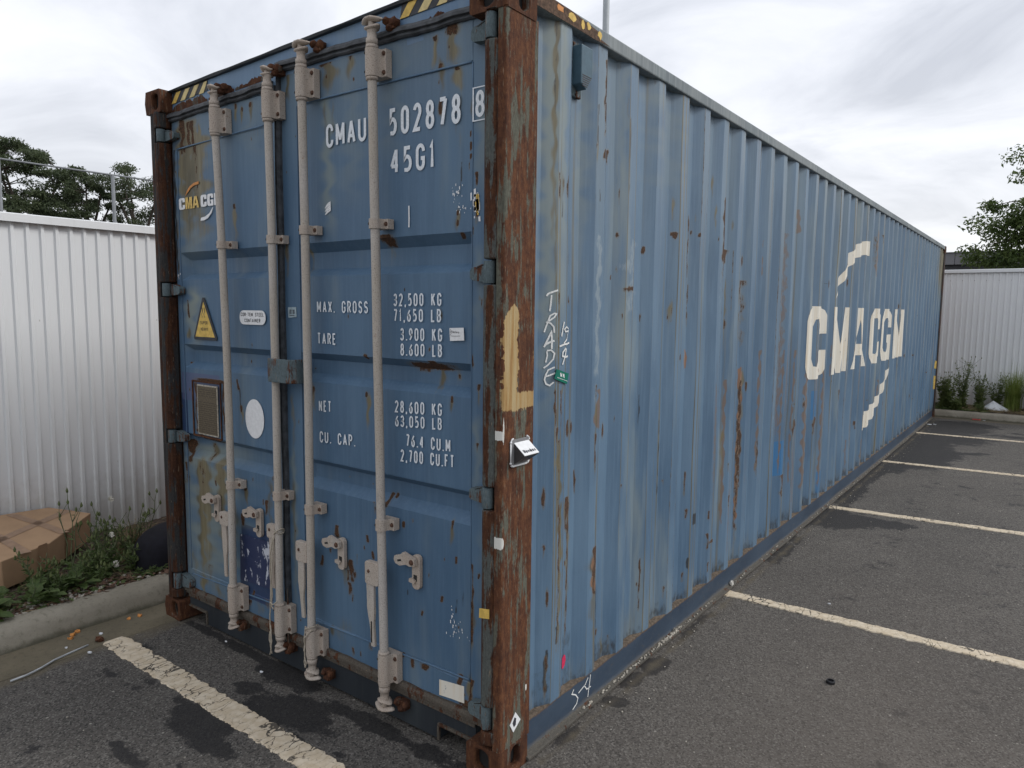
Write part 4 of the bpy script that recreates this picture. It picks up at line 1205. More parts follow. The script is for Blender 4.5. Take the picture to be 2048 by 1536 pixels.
folds = sorted(SB+PITCH*k+o for k in range(-2, 46) for o in (-.072, 0, .068, .138))
yc = [.185]
y = .185
while y < LEN-.17:
    y += .0052 if y < 1.2 else .0075 if y < 2.6 else .012 if y < 5 else .02
    yc.append(min(y, LEN-.168))
ycut = np.unique(np.round(np.concatenate([yc, [f for f in folds if .19 < f < LEN-.17]]), 5))
ycut = np.array([ycut[0]] + [b for a, b in zip(ycut, ycut[1:]) if b-a > 8e-4])


def side_fn(u, v):
    x = side_x(u)
    flare = np.clip((u-(LEN-.4))/.2, 0, 1)*0
    dent = .0025*np.sin(u*3.1+1)*np.sin(v*2.2) + .0016*np.sin(u*9.7)*np.sin(v*6.1+u)
    for cy, cz, r, d in ((1.95, 1.95, .10, .006), (2.25, 1.15, .12, .005), (4.9, 2.03, .12, .010), (3.6, .75, .15, .008), (5.6, .8, .2, .008), (.78, .9, .09, .004)):
        dent = dent - d*np.exp(-((u-cy)/r)**2-((v-cz)/(r*1.6))**2)
    return x+dent+flare, u, v


def side_at(u, v):
    A = stain_layers(u)
    paint(u, v, SIDE_STAINS, A)
    t = np.mod(u-(SB-.072), PITCH)
    outer = np.clip(1-abs(t-.036)/.042, 0, 1)
    k = np.floor((u-(SB-.072))/PITCH)
    hsh = np.mod(np.sin(k*12.9898)*43758.5453, 1)
    h2 = np.mod(np.sin(k*78.233+2)*24634.6345, 1)
    band = np.exp(-((v-(.9+1.1*h2))/(.25+.4*hsh))**2)
    A[1][..., 1] = np.maximum(A[1][..., 1], outer*band*(.15+.6*hsh))
    A[1][..., 2] = np.maximum(A[1][..., 2], outer*(h2 > .35)*(u > 1.8)*np.exp(-((v-(.3+1.2*hsh))/.55)**2)*.62*(.4+.6*h2))
    edge = np.clip(1-abs(t-.072)/.006, 0, 1)+np.clip(1-abs(t-0.0)/.006, 0, 1)
    wv = np.clip(np.sin(v*1.3+k*2.7)+.35, 0, 1)
    A[0][..., 0] = np.maximum(A[0][..., 0], edge*.54*(hsh > .15)*np.clip(np.sin(v*2.1+k*1.7)+.30, 0, 1)*np.clip((u-.9)/.8, .45, 1))
    A[0][..., 1] = np.maximum(A[0][..., 1], edge*.78*wv)
    A[0][..., 3] = np.maximum(A[0][..., 3], edge*.50*np.clip(np.sin(v*1.9+k*3.1), 0, 1))
    run = np.clip(1-abs(t-(.02+.05*hsh))/.010, 0, 1)
    A[0][..., 1] = np.maximum(A[0][..., 1], run*.62*np.clip(np.sin(v*1.1+k*1.3)+.1, 0, 1))
    run2 = np.clip(1-abs(t-(.15+.08*h2))/.014, 0, 1)
    A[0][..., 1] = np.maximum(A[0][..., 1], run2*.48*np.clip(np.sin(v*.9+k*2.3), 0, 1))
    fade = np.clip((v-1.3)/1.3, 0, 1)
    A[0][..., 2] = np.maximum(A[0][..., 2], .34*fade*(.35+.65*hsh)*(.6+.4*np.sin(u*40)))
    inner = np.clip((t-.06)/.03, 0, 1)
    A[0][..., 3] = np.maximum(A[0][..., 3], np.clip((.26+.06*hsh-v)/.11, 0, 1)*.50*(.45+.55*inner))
    A[0][..., 1] = np.maximum(A[0][..., 1], np.clip((.30+.06*h2-v)/.12, 0, 1)*.16*(.4+.6*inner))
    A[0][..., 3] = np.maximum(A[0][..., 3], np.clip((v-2.74)/.09, 0, 1)*.45*(.4+.6*np.sin(u*31)**2))  # darker band along the top of the wall, below the rail
    farend = np.clip((u-11.3)/.6, 0, 1)
    A[0][..., 2] = np.maximum(A[0][..., 2], farend*.7*np.clip((v-1.6)/.7, 0, 1))
    A[0][..., 1] = np.maximum(A[0][..., 1], farend*.7*np.clip((v-1.9)/.6, 0, 1))
    r = np.random.default_rng(5)
    for _ in range(46):
        uc = r.uniform(.3, 11.8); vc = r.uniform(.25, 2.1); ru = r.uniform(.005, .012)*(1+uc*.16); rv = r.uniform(.006, .05)
        m = (abs(u-uc) < ru*1.4) & (abs(v-vc) < rv*1.4)
        q = .9*np.clip(1.3-np.hypot((u[m]-uc)/ru, (v[m]-vc)/rv), 0, 1)
        a0 = A[0][..., 0]; a0[m] = np.maximum(a0[m], q)
    return {'st1': A[0], 'st2': A[1], 'st3': A[2]}


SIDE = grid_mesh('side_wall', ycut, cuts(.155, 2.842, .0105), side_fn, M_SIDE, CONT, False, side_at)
SIDE['label'] = 'long corrugated side wall streaked with rust'


def on_side(u, v, l=0.0):
    x, _, _ = side_fn(np.array(u), np.array(v))
    return (float(x)+.0022+l, u, v)


def side_poly(name, polys, mat, parent, label=None, lift=0.0):
    """flat paint laid over the corrugation: polygons cut at every fold"""
    bm = bmesh.new()
    for poly in polys:
        vs = [bm.verts.new((0, a, b)) for a, b in poly]
        bm.faces.new(vs)
    ys = [v.co.y for v in bm.verts]
    for f in folds:
        if min(ys) < f < max(ys):
            bmesh.ops.bisect_plane(bm, geom=bm.verts[:]+bm.edges[:]+bm.faces[:], plane_co=(0, f, 0), plane_no=(0, 1, 0))
    zs = [v.co.z for v in bm.verts]
    for zc in np.arange(math.floor(min(zs)*8)/8, max(zs), .125):
        bmesh.ops.bisect_plane(bm, geom=bm.verts[:]+bm.edges[:]+bm.faces[:], plane_co=(0, 0, zc), plane_no=(0, 0, 1))
    bmesh.ops.triangulate(bm, faces=bm.faces[:])
    for v in bm.verts:
        v.co = Vector(on_side(v.co.y, v.co.z, lift))
    me = bpy.data.meshes.new(name)
    bm.to_mesh(me); bm.free()
    me.materials.append(mat)
    o = link(name, me, parent)
    if label:
        o['label'] = label
    return o


LC = [(0, .80), (.02, .88), (.07, .945), (.16, .985), (.30, 1), (.72, 1), (.86, .985), (.95, .95), (1, .88), (1, .62), (.60, .62), (.60, .76), (.55, .83), (.47, .82), (.42, .72), (.42, .28), (.46, .18), (.54, .17), (.60, .24), (.60, .39), (1, .39), (1, .12), (.95, .05), (.86, .015), (.72, 0), (.30, 0), (.16, .015), (.07, .055), (.02, .12), (0, .20)]
LM = [(0, 0), (0, 1), (.36, 1), (.5, .44), (.64, 1), (1, 1), (1, 0), (.72, 0), (.72, .60), (.57, 0), (.43, 0), (.28, .60), (.28, 0)]
LA = [(0, 0), (.33, 1), (.499, 1), (.499, .80), (.40, .40), (.60, .40), (.501, .80), (.501, 1), (.67, 1), (1, 0), (.70, 0), (.65, .21), (.35, .21), (.30, 0)]
LG = [(0, .80), (.02, .88), (.07, .945), (.16, .985), (.30, 1), (.72, 1), (.86, .985), (.95, .95), (1, .88), (1, .64), (.62, .64), (.62, .77), (.55, .83), (.47, .82), (.42, .72), (.42, .28), (.46, .18), (.54, .17), (.62, .24), (.62, .35), (.53, .35), (.53, .50), (1, .50), (1, 0), (.30, 0), (.16, .015), (.07, .055), (.02, .12), (0, .20)]
for y0, y1, L in ((3.95, 4.525, LC), (4.79, 5.35, LM), (5.605, 6.195, LA), (6.435, 6.985, LC), (7.012, 7.575, LG), (7.835, 8.445, LM)):
    side_poly('logo_letter', [[(y0+(y1-y0)*a, 1.22+.60*b) for a, b in L]], M_LOGO, SIDE)
side_poly('logo_swoosh', [[(4.80, 1.89), (4.92, 2.01), (5.06, 2.14), (5.3, 2.325), (5.6, 2.43), (5.9, 2.48), (6.165, 2.50), (6.165, 2.352), (5.9, 2.345), (5.6, 2.30), (5.32, 2.205), (5.08, 2.06), (4.92, 1.95)]], M_LOGO, SIDE, 'cream arc above the letters')
side_poly('logo_swoosh', [[(7.62, 1.13), (7.55, .98), (7.33, .86), (7.07, .735), (6.75, .60), (6.45, .54), (6.23, .535), (6.23, .70), (6.5, .725), (6.74, .77), (7.07, .85), (7.30, .97), (7.47, 1.06)]], M_LOGO, SIDE, 'cream arc below the letters')

for name, strokes, wd in (('chalk_writing', CHALK, .0066), ):
    mb = MB()
    for i, st in enumerate(strokes):
        pts = []
        for a, b in zip(st, st[1:]):
            for k in range(4):
                t = k/4
                pts.append((a[0]+(b[0]-a[0])*t, a[1]+(b[1]-a[1])*t))
        pts.append(tuple(st[-1]))
        ribbon(mb, pts, wd*random.uniform(.8, 1.15), on_side, .0001*i)
    mb.build(name, M_CHALK, SIDE)['label'] = 'hand chalked TRADE and 19/4'
AVq = [(.352, 1.537), (.440, 1.514), (.428, 1.472), (.338, 1.500)]
side_av = flat('green_sticker', AVq, SIDE, M_GREEN, lambda u, v, l=0: (-.008+l, u, v), 0, 'small green AV sticker', .002)
mb = MB()
avp = lambda u, v, l=0: (-.0053+l, .352+u*.088-v*.013, 1.500+v*.037-u*.024)
text_mesh(mb, 'AV', .36, .74, .38, .88, avp, .13, .2)
ribbon(mb, [(.06, .16), (.92, .16)], .05, avp)
mb.build('sticker_print', M_STKW, SIDE)['label'] = 'white AV print'
side_poly('pink_paint_mark', [[(.494, .286), (.506, .296), (.516, .292), (.522, .270), (.514, .246), (.500, .235), (.489, .240), (.492, .262)]], M_PINK, SIDE, 'pink spray paint dab')
for pts in ([(11.965, .85), (12.03, .85), (12.03, .97), (12.0, .99)], [(11.95, .50), (12.03, .50), (12.03, .72), (11.95, .74)]):
    side_poly('yellow_decal', [pts], M_YEL, SIDE, 'yellow decal near the far corner', .001)

# ventilator box
VX = .0
mb = MB()
mb.box(-.046, -.030, .452, .532, 2.600, 2.806)
mb.prism([(.462, 2.786), (.546, 2.786), (.546, 2.675), (.500, 2.622), (.462, 2.640)], -.034, .012, axis=0, mi=1)
mb.build('ventilator', [M_HING, simple('ventilator_paint', (.055, .105, .14), .45, .12, 40)], SIDE, .004)
mb = MB()
for y_, z_ in ((.468, 2.796), (.512, 2.795), (.49, 2.609)):
    mb.tube([(-.031, y_, z_), (-.025, y_, z_)], .006, 8)
for i in range(6):
    z_ = 2.632+i*.008
    mb.box(.0119, .0130, .47, .535-.006*(5-i), z_, z_+.002)
mb.build('ventilator_rivets', M_BOLT, SIDE)

# top rail, bottom rail
TR = MB().box(-.062, -.001, .176, LEN-.17, 2.836, 2.893).build('top_rail', M_TOPR, CONT, .006)
mb = MB()
pr_ = [(y, 2.8362+.0035*math.sin(y*22.6)) for y in np.linspace(.18, 12, 300)]
for y0, z0, w, h in ((.30, 2.862, .05, .022), (.385, 2.850, .055, .036), (.475, 2.848, .022, .04), (.515, 2.856, .03, .03), (.60, 2.848, .035, .034)):
    n = 9
    pts = []
    for i in range(n):
        a = 2*math.pi*i/n
        k = random.uniform(.65, 1.1)
        pts.append((y0+w/2+w*.55*k*math.cos(a), z0+h/2+h*.55*k*math.sin(a)))
    o = flat('hazard_stripe', pts, TR, M_YEL if y0 > .37 else M_ORANGE, lambda u, v, l=0: (-.001+l, u, v), .0004, 'flaking yellow paint', .0008)
RP = [(-.078, .155), (-.020, .155), (-.0175, .150), (-.0175, .042), (-.015, .031), (-.008, .0245), (.007, .0205), (.010, .018), (.010, .010), (-.078, .010)]
mb = MB()
n = len(RP)
ys_ = np.linspace(.172, LEN-.17, 150)
for y in ys_:
    k = .0022*math.sin(y*4.3)+.0016*math.sin(y*9.1)
    mb.v += [(a+(k if b < .05 and a > -.01 else 0), y, c if False else b) for (a, b), c in zip(RP, [0]*n)]
for i in range(len(ys_)-1):
    for j in range(n):
        j2 = (j+1) % n
        mb.face((i*n+j, i*n+j2, (i+1)*n+j2, (i+1)*n+j), 2 if j in (0, ) else 1 if j in (4, 5, 6, 7) else 0)
mb.face(range(n)); mb.face([(len(ys_)-1)*n+j for j in range(n)][::-1])
LIPM = rust_mat('rail_lip_dirt', .25, (.105, .098, .085), .6)
RAIL = mb.build('bottom_rail', [M_RAIL, LIPM, M_DIRT], CONT)
# dirt lying in the recesses on top of the rail
mb = MB()
yy = np.arange(.19, LEN-.18, .0232)
for y in yy:
    h = .0012+.0025*random.random()
    xi = float(side_x(y))
    mb.v += [(-.076, y, .1556+h), (xi+.001, y, .1556+h), (-.0165, y, .1553+h*.4), (-.0163, y, .149)]
for i in range(len(yy)-1):
    for j in range(3):
        a = i*4+j
        mb.face((a, a+1, a+5, a+4))
kind(mb.build('dirt_on_rail', M_DIRT, RAIL), 'stuff')
mb = MB()
for st in CHALK5:
    ribbon(mb, [tuple(p) for p in st], .0055, lambda u, v, l=0: (-.0160+l, u, v))
mb.build('chalk_writing', M_CHALK, RAIL)['label'] = 'hand chalked 5-4'

M_RSTN = simple('rail_rust_stain', (.095, .058, .038), .9, .5, 70)
flat('rust_stain', [(.176, 2.8365), (.30, 2.837), (.45, 2.838), (.57, 2.8365), (.70, 2.843), (.60, 2.853), (.63, 2.872), (.52, 2.881), (.40, 2.890), (.176, 2.8915)], TR, M_RSTN, lambda u, v, l=0: (-.001+l, u, v), -.0004, 'rusty near end of the top rail', .0008)
# unseen sides: roof, far side wall, front wall
MB().box(XL+.03, -.03, .17, LEN-.05, 2.862, 2.884).build('roof', M_TOPR, CONT)
MB().box(XL, XL+.06, .176, LEN-.17, 2.836, 2.893).build('top_rail', M_TOPR, CONT, .006)
MB().box(XL+.004, XL+.06, .172, LEN-.17, .012, .155).build('bottom_rail', M_RAIL, CONT, .004)
grid_mesh('side_wall', np.array([f for f in folds if .19 < f < LEN-.17]), np.array([.155, 2.842]), lambda u, v: (XL-side_x(u), u, v), M_SIDE, CONT)
grid_mesh('front_wall', np.array([-2.3+.05*i for i in range(44)]), np.array([.14, 2.80]), lambda u, v: (u, LEN-.04-.02*(np.round(u*20).astype(int) % 4 < 2), v), M_SIDE, CONT)
MB().box(-2.28, -.15, LEN-.08, LEN-.01, .012, .15).build('front_sill', M_SILL, CONT, .004)
MB().box(-2.28, -.15, LEN-.08, LEN-.01, 2.79, 2.89).build('front_header', M_TOPR, CONT, .004)
# --------------------------------------------------- locking bars
BY = .006
BARS = [
    dict(ax=[(2.616, -1.778), (1.55, -1.737), (.372, -1.742)], head=2.826, br=(2.601, 2.717), cl=((2.049, 2.085), (.851, .892)), hub=(-1.790, .654, .723), hend=.382, bb=(.208, .334), cam=.113, w=.034, par='LD'),
    dict(ax=[(2.60, -1.349), (1.57, -1.338), (.393, -1.345)], head=2.832, br=(2.607, 2.727), cl=((2.054, 2.092), (.859, .900)), hub=(-1.381, .668, .737), hend=.422, bb=(.201, .340), cam=.112, w=.030, par='LD'),
    dict(ax=[(2.586, -1.105), (1.58, -1.099), (.334, -1.106)], head=2.892, br=(2.659, 2.779), cl=((2.082, 2.120), (.835, .879)), hub=(-1.158, .605, .700), hend=.336, bb=(.163, .285), cam=.050, w=.054, par='RD'),
    dict(ax=[(2.577, -.663), (1.60, -.647), (.382, -.624)], head=2.889, br=(2.665, 2.770), cl=((2.081, 2.120), (.851, .898)), hub=(-.686, .611, .710), hend=.340, bb=(.192, .319), cam=.072, w=.054, par='RD'),
]
LABELS = ['locking bar farthest from the near corner', 'locking bar with twine tied on, beside the centre seal', 'locking bar just right of the centre seal', 'locking bar crossing the container number']


def bar_x(B, z):
    p = B['ax']
    c = np.polyfit([q[0] for q in p], [q[1] for q in p], 2)
    return float(np.polyval(c, np.clip(z, .3, 2.65)))


def bracket(x, z0, z1, flange, r=.027, holes=2):
    mb = MB()
    prof = [(x-r, .062), (x-r, BY)] + [(x+r*math.cos(math.radians(a)), BY+r*math.sin(math.radians(a))) for a in range(195, 360, 15)] + [(x+r, BY+.012), (x+r+.003, .030), (x+flange, .030), (x+flange, .062)]
    # rounded flange: three slices
    h = z1-z0
    mb.prism(prof, z0, z1)
    for k in range(holes):
        zz_ = z0+h*((k+.5)/holes if holes > 1 else .5)
        if holes > 1:
            zz_ = z0+h*(.16+.68*k)
        mb.lump((x+flange-.011, .029, zz_), (.0095, .008, .0095), (6, 5), 0, 1, False)
        a = math.radians(232)
        mb.lump((x+r*math.cos(a), BY+r*math.sin(a), zz_), (.006, .0025, .006), (8, 4), 0, 2)
    return mb


CM = [M_BARB, M_BOLT, M_DARK]
for bi, B in enumerate(BARS):
    z_top = B['br'][1]+.012
    z_bot = B['bb'][0]-.012
    mb = MB()
    zs = np.linspace(z_bot, z_top, 40)
    mb.tube([(bar_x(B, z)+.0006*math.sin(z*9+bi), BY, z) for z in zs], .0185, 16)
    bar = mb.build('locking_bar', M_BAR, CONT)
    bar['label'] = LABELS[bi]
    for (a, b) in (B['br'], B['bb']):
        x = bar_x(B, a)
        bracket(x, a, b, .052).build('bar_bracket', CM, bar, .004)
        MB().tube([(x, BY, b+.001), (x, BY, b+.006), (x, BY, b+.014)], [.0245, .0255, .0235], 14).build('bar_collar', M_BARB, bar)
        MB().tube([(x, BY, a-.014), (x, BY, a-.006), (x, BY, a-.001)], [.0235, .0255, .0245], 14).build('bar_collar', M_BARB, bar)
    for k, (a, b) in enumerate(B['cl']):
        x = bar_x(B, a)
        o = bracket(x, a, b, .049, .0245, 1).build('guide_clamp', CM, bar, .003)
    # cams: T-shaped heads
    for top in (True, False):
        ze = B['head'] if top else B['cam']
        zb = B['br'][1]+.014 if top else B['bb'][0]-.014
        x = bar_x(B, zb)
        sg = 1 if top else -1
        mb = MB()
        L = abs(ze-zb)
        mb.tube([(x, BY, zb), (x, BY, zb+sg*L*.22), (x, BY, zb+sg*L*.24), (x, BY, zb+sg*L*.45), (x, BY, zb+sg*L*.55), (x, BY, zb+sg*L*.75), (x, BY, zb+sg*L*.98)], [.0235, .0235, .019, .018, .0215, .0125, .016], 14)
        w = B['w']
        yw = .030 if w > .04 else .034
        for q, ww in ((.58, .78), (.93, 1.08)):
            zc = zb+sg*L*q
            n = 14
            ring = []
            for i in range(n):
                a = 2*math.pi*i/n
                ring.append((x+w*ww*math.cos(a)*(1 if math.cos(a) > 0 else .92), BY+yw*math.sin(a)*(1-.35*abs(math.cos(a)))))
            b0 = len(mb.v)
            for t, kk in ((-.008, .66), (-.003, 1), (.003, 1), (.008, .66)):
                for (rx, ry) in ring:
                    e = abs(rx-x)/w
                    bow = sg*.013*e*e*(1 if q < .8 else -.7)
                    mb.v.append((x+(rx-x)*kk, BY+(ry-BY)*kk, zc+t+bow))
            for lv in range(3):
                for i in range(n):
                    j = (i+1) % n
                    mb.face((b0+lv*n+i, b0+lv*n+j, b0+(lv+1)*n+j, b0+(lv+1)*n+i), 0, True)
            mb.face([b0+i for i in range(n)][::-1]); mb.face([b0+3*n+i for i in range(n)])
        mb.build('cam_head', M_BARB, bar)
        # keeper welded on header or sill
        xk = x+(.066 if w > .04 else .026)
        zk = zb+sg*L*.70 if w > .04 else zb+sg*L*.82
        mb = MB()
        yk = .034 if w > .04 else .022
        mb.box(xk-.016, xk+.03, .030, .066, zk-.020, zk+.020)
        mb.lump((xk-.012, yk, zk+.012), (.016, .024, .016), (8, 6), .22)
        mb.lump((xk+.026, yk+.006, zk+.004), (.015, .022, .020), (8, 6), .22)
        mb.lump((xk+.006, yk+.004, zk-.014), (.022, .020, .013), (8, 6), .25)
        mb.build('cam_keeper', M_RUST, HEADER if top else SILL, .003)
    # handle
    hx, h0, h1 = B['hub']
    he = B['hend']
    mb = MB()
    xb = bar_x(B, .65)
    pl = rrect(hx-.030, xb-.006, h0, h1, .012, 3)
    mb.prism([(a, c) for a, c in pl], -.014, .010, axis=1)
    mb.lump((hx-.006, -.015, (h0+h1)/2+.008), (.008, .004, .008), (8, 5), 0, 1, False)
    hub = mb.build('handle_hub', [M_BARB, M_BOLT], bar, .003)
    mb = MB()
    n = 14
    zz_ = np.linspace(h0+.006, he, n)
    prof = []
    for i, z in enumerate(zz_):
        t = i/(n-1)
        wd = (.021 if t < .45 else .021-.010*(t-.45)/.2 if t < .65 else .011)
        xo = hx-.004+.010*t+.003*math.sin(t*5+bi)
        prof.append((xo, wd, z))
    outline = [(x+w, z) for x, w, z in prof] + [(x-w*(.9+.2*random.random()), z) for x, w, z in prof[::-1]]
    mb.prism(outline, -.008, .004, axis=1)
    if bi == 3:
        mb.prism(rrect(hx-.002, hx+.006, he+.015, he+.11, .003, 2), -.0086, -.0078, axis=1, mi=1)
    hm = M_BAR if bi in (2, 3) else M_BARB
    mb.build('handle', [hm, M_DARK], bar, .002)

# handle retainers on the doors
for px_, pz_, par in ((-1.953, .745, LD), (-1.574, .738, LD), (-.948, .716, RD), (-.482, .740, RD)):
    mb = MB()
    mb.prism(rrect(px_-.015, px_+.029, pz_-.116, pz_+.028, .018, 4), .046, .063, axis=1)
    mb.prism([(px_-.006, pz_-.082), (px_+.014, pz_-.082), (px_+.014, pz_-.056), (px_-.006, pz_-.056)], .0452, .0465, axis=1, mi=2)
    mb.prism([(px_-.024, pz_-.088), (px_+.006, pz_-.092), (px_+.010, pz_-.078), (px_-.012, pz_-.070), (px_-.024, pz_-.074)], .036, .047, axis=1)
    base = mb.build('handle_retainer', CM, par, .003)
    mb = MB()
    leaf = [(px_+.020, pz_-.010), (px_+.018, pz_+.016), (px_-.010, pz_+.024), (px_-.040, pz_+.032), (px_-.048, pz_+.034), (px_-.062, pz_+.020), (px_-.094, pz_+.012), (px_-.100, pz_-.004), (px_-.090, pz_-.020), (px_-.064, pz_-.026), (px_-.030, pz_-.014), (px_-.008, pz_-.018)]
    mb.prism(leaf, .024, .042, axis=1)
    mb.prism([(px_-.078, pz_-.002), (px_-.056, pz_+.004), (px_-.054, pz_-.004), (px_-.076, pz_-.010)], .0232, .0245, axis=1, mi=2)
    mb.lump((px_+.003, .023, pz_+.002), (.012, .007, .012), (8, 5), 0, 1, False)
    mb.build('retainer_catch', CM, base, .003)

# door hinges
for hz, mir, par, m in ((HZ, lambda x: x, RD, M_HING), (HZL, mirl, LD, M_HING)):
    for a, b in hz:
        zc = (a+b)/2
        h = (b-a)/2
        mb = MB()
        mb.tube([(mir(-.076), .016, a+.002), (mir(-.076), .016, b-.002)], .0215, 14)
        s_ = 1 if mir(0) > -1 else -1
        pl = [(mir(-.08), zc-h*.82), (mir(-.08), zc+h*.80), (mir(-.118), zc+h*.78), (mir(-.150), zc+h*.52), (mir(-.170), zc+h*.46), (mir(-.180), zc+h*.18), (mir(-.180), zc-h*.45), (mir(-.170), zc-h*.66), (mir(-.12), zc-h*.80)]
        mb.prism(pl, .030, .063, axis=1)
        mb.prism([(mir(-.09), zc+h*.70), (mir(-.118), zc+h*.70), (mir(-.150), zc+h*.44), (mir(-.150), zc+h*.36), (mir(-.118), zc+h*.60), (mir(-.09), zc+h*.60)], .0295, .0305, axis=1, mi=1)
        mb.build('hinge', [m, M_DARK], par, .004)

# centre locking cover plate
mb = MB()
mb.prism([(-1.356, -.018), (-1.350, -.028), (-1.300, -.034), (-1.205, -.034), (-1.180, -.030), (-1.165, -.006), (-1.160, .060), (-1.172, .063), (-1.180, -.004), (-1.196, -.020), (-1.345, -.016)], 1.424, 1.532)
o = mb.build('lock_cover', M_HING, RD, .004)
o['label'] = 'rusty cover plate bridging the two doors'

# --------------------------------------------------- lettering on the doors
lettering('CMAU', -1.020, -.766, 2.4475, 2.546, RD, M_WHITE)
lettering('502878', -.632, -.256, 2.4455, 2.552, RD, M_WHITE, gap=.24)
lettering('8', -.186, -.143, 2.453, 2.547, RD, M_WHITE)
mb = MB()
for x_ in (-.1945, -.1325):
    ribbon(mb, [(x_, 2.441), (x_, 2.558)], .0062, on_door, .002)
for z_ in (2.442, 2.557):
    ribbon(mb, [(-.1976, z_), (-.1294, z_)], .0040, on_door, .0022)
mb.build('check_digit_box', M_WHITE, RD)
lettering('45G1', -.626, -.384, 2.297, 2.398, RD, M_WHITE, gap=.22)
WGT = .135
for s, x0, x1, z0, z1, tl in (('MAX. GROSS', -1.101, -.766, 1.744, 1.796, 0), ('32,500 KG', -.613, -.351, 1.775, 1.826, .008), ('71,650 LB', -.613, -.352, 1.713, 1.764, .008),
                              ('TARE', -1.101, -.976, 1.604, 1.655, 0), ('3.900 KG', -.575, -.347, 1.637, 1.688, .016), ('8.600 LB', -.575, -.347, 1.576, 1.626, .02),
                              ('NET', -1.099, -1.014, 1.299, 1.350, .03), ('28,600 KG', -.609, -.348, 1.341, 1.391, .034), ('63,050 LB', -.608, -.348, 1.282, 1.330, .05),
                              ('CU. CAP.', -1.097, -.856, 1.157, 1.209, .037), ('76.4 CU.M', -.545, -.303, 1.207, 1.258, .025), ('2,700 CU.FT', -.577, -.284, 1.140, 1.191, .045)):
    lettering(s, x0, x1, z0, z1, RD, M_WHITE, tilt=tl, weight=WGT, gap=.24)

# stickers
tri = flat('warning_triangle', [(-2.042, 1.812), (-2.024, 1.812), (-1.914, 1.604), (-1.918, 1.590), (-2.130, 1.590), (-2.137, 1.602)], LD, M_BLK, label='black and yellow super heavy triangle')
flat('triangle_face', [(-2.033, 1.790), (-1.934, 1.606), (-2.120, 1.606)], tri, M_YEL, lift=.0008, thick=.001)
on_s = lambda u, v, l=0: (u, DY-.0042-l, v)
lettering('SUPER', -2.066, -1.998, 1.672, 1.690, tri, M_BLK, on_s, .16)
lettering('HEAVY', -2.064, -1.996, 1.638, 1.656, tri, M_BLK, on_s, .16)
mb = MB()
for dx in (-.014, .006):
    ribbon(mb, [(-2.033+dx, 1.76), (-2.026+dx, 1.742), (-2.036+dx, 1.726), (-2.032+dx, 1.708)], .005, on_s)
mb.build('triangle_symbol', M_BLK, tri)
cor = flat('oval_sticker', rrect(-1.705, -1.488, 1.680, 1.749, .033, 5), LD, M_STKW, label='white rounded sticker reading COR-TEN STEEL CONTAINER')
lettering('COR-TEN STEEL', -1.692, -1.501, 1.720, 1.738, cor, M_STKD, on_s, .15)
lettering('CONTAINER', -1.662, -1.530, 1.691, 1.709, cor, M_STKD, on_s, .15)
disc = flat('round_sticker', [(-1.600+.078*math.cos(a), 1.214+.098*math.sin(a)) for a in np.linspace(0, 2*math.pi, 40)[:-1]], LD, M_STKW, label='plain white oval sticker')
mb = MB()
mb.box(-2.118, -1.922, DY-.007, DY-.002, 1.082, 1.351)
mb.box(-2.111, -1.929, DY-.0082, DY-.006, 1.089, 1.344, 1)
pl = mb.build('data_plate', [M_PLATEF, M_PLATE], LD, .0015)
pl['label'] = 'dull brass data plate in a rusty frame'
mb = MB()
for i in range(21):
    z = 1.098+i*.0113
    if i in (15, 16):
        continue
    x = -2.104
    while x < -1.937:
        L = random.uniform(.012, .05)
        mb.box(x, min(x+L, -1.934), DY-.0086, DY-.0081, z, z+.0036)
        x += L+random.uniform(.004, .012)
kind(mb.build('plate_print', simple('plate_print', (.055, .045, .03), .6, .2, 80), pl), 'stuff')
mb = MB()
for a, b, c, d in ((-2.172, -1.90, 1.362, 1.371), (-2.176, -2.168, 1.07, 1.37), (-1.905, -1.897, 1.07, 1.37), (-2.172, -1.90, 1.066, 1.076)):
    mb.box(a, b, DY-.004, DY+.002, c, d)
mb.build('plate_frame', M_RUST, LD, .001)
bs = flat('small_label', [(-1.311, 1.766), (-1.250, 1.768), (-1.249, 1.722), (-1.309, 1.718)], RD, simple('faded_label', (.30, .38, .42), .5, .1, 60), label='small faded barcode label')
mb = MB()
for i in range(9):
    x = -1.301+i*.0048
    mb.box(x, x+random.choice((.001, .002, .003)), DY-.0036, DY-.003, 1.736, 1.756)
mb.box(-1.30, -1.262, DY-.0036, DY-.003, 1.727, 1.730)
mb.build('label_print', M_STKD, bs)
flat('torn_label', [(-1.757, .598), (-1.69, .602), (-1.62, .600), (-1.56, .606), (-1.490, .604), (-1.493, .52), (-1.504, .363), (-1.63, .360), (-1.764, .352), (-1.760, .48)], LD, M_NAVY, label='dark navy label with torn white scraps')
wp = flat('white_patch', [(-.360, .268), (-.294, .276), (-.228, .283), (-.227, .213), (-.294, .209), (-.360, .203)], RD, M_LOGO, label='white rectangle stained with rust')
qr = flat('paper_label', [(-.308, 1.694), (-.237, 1.697), (-.234, 1.649), (-.305, 1.645)], RD, M_STKW, label='small white paper label with print')
lettering('Slattery', -.296, -.258, 1.6755, 1.6845, qr, M_STKD, on_s, .16)
mb = MB()
ribbon(mb, [(-.302, 1.678), (-.2985, 1.684), (-.302, 1.690)], .002, on_s); ribbon(mb, [(-.302, 1.690-.022), (-.2985, 1.674), (-.302, 1.679)], .002, on_s)
ribbon(mb, [(-.303, 1.6645), (-.28, 1.664), (-.252, 1.6655)], .0014, on_s)
mb.build('label_print', M_STKD, qr)
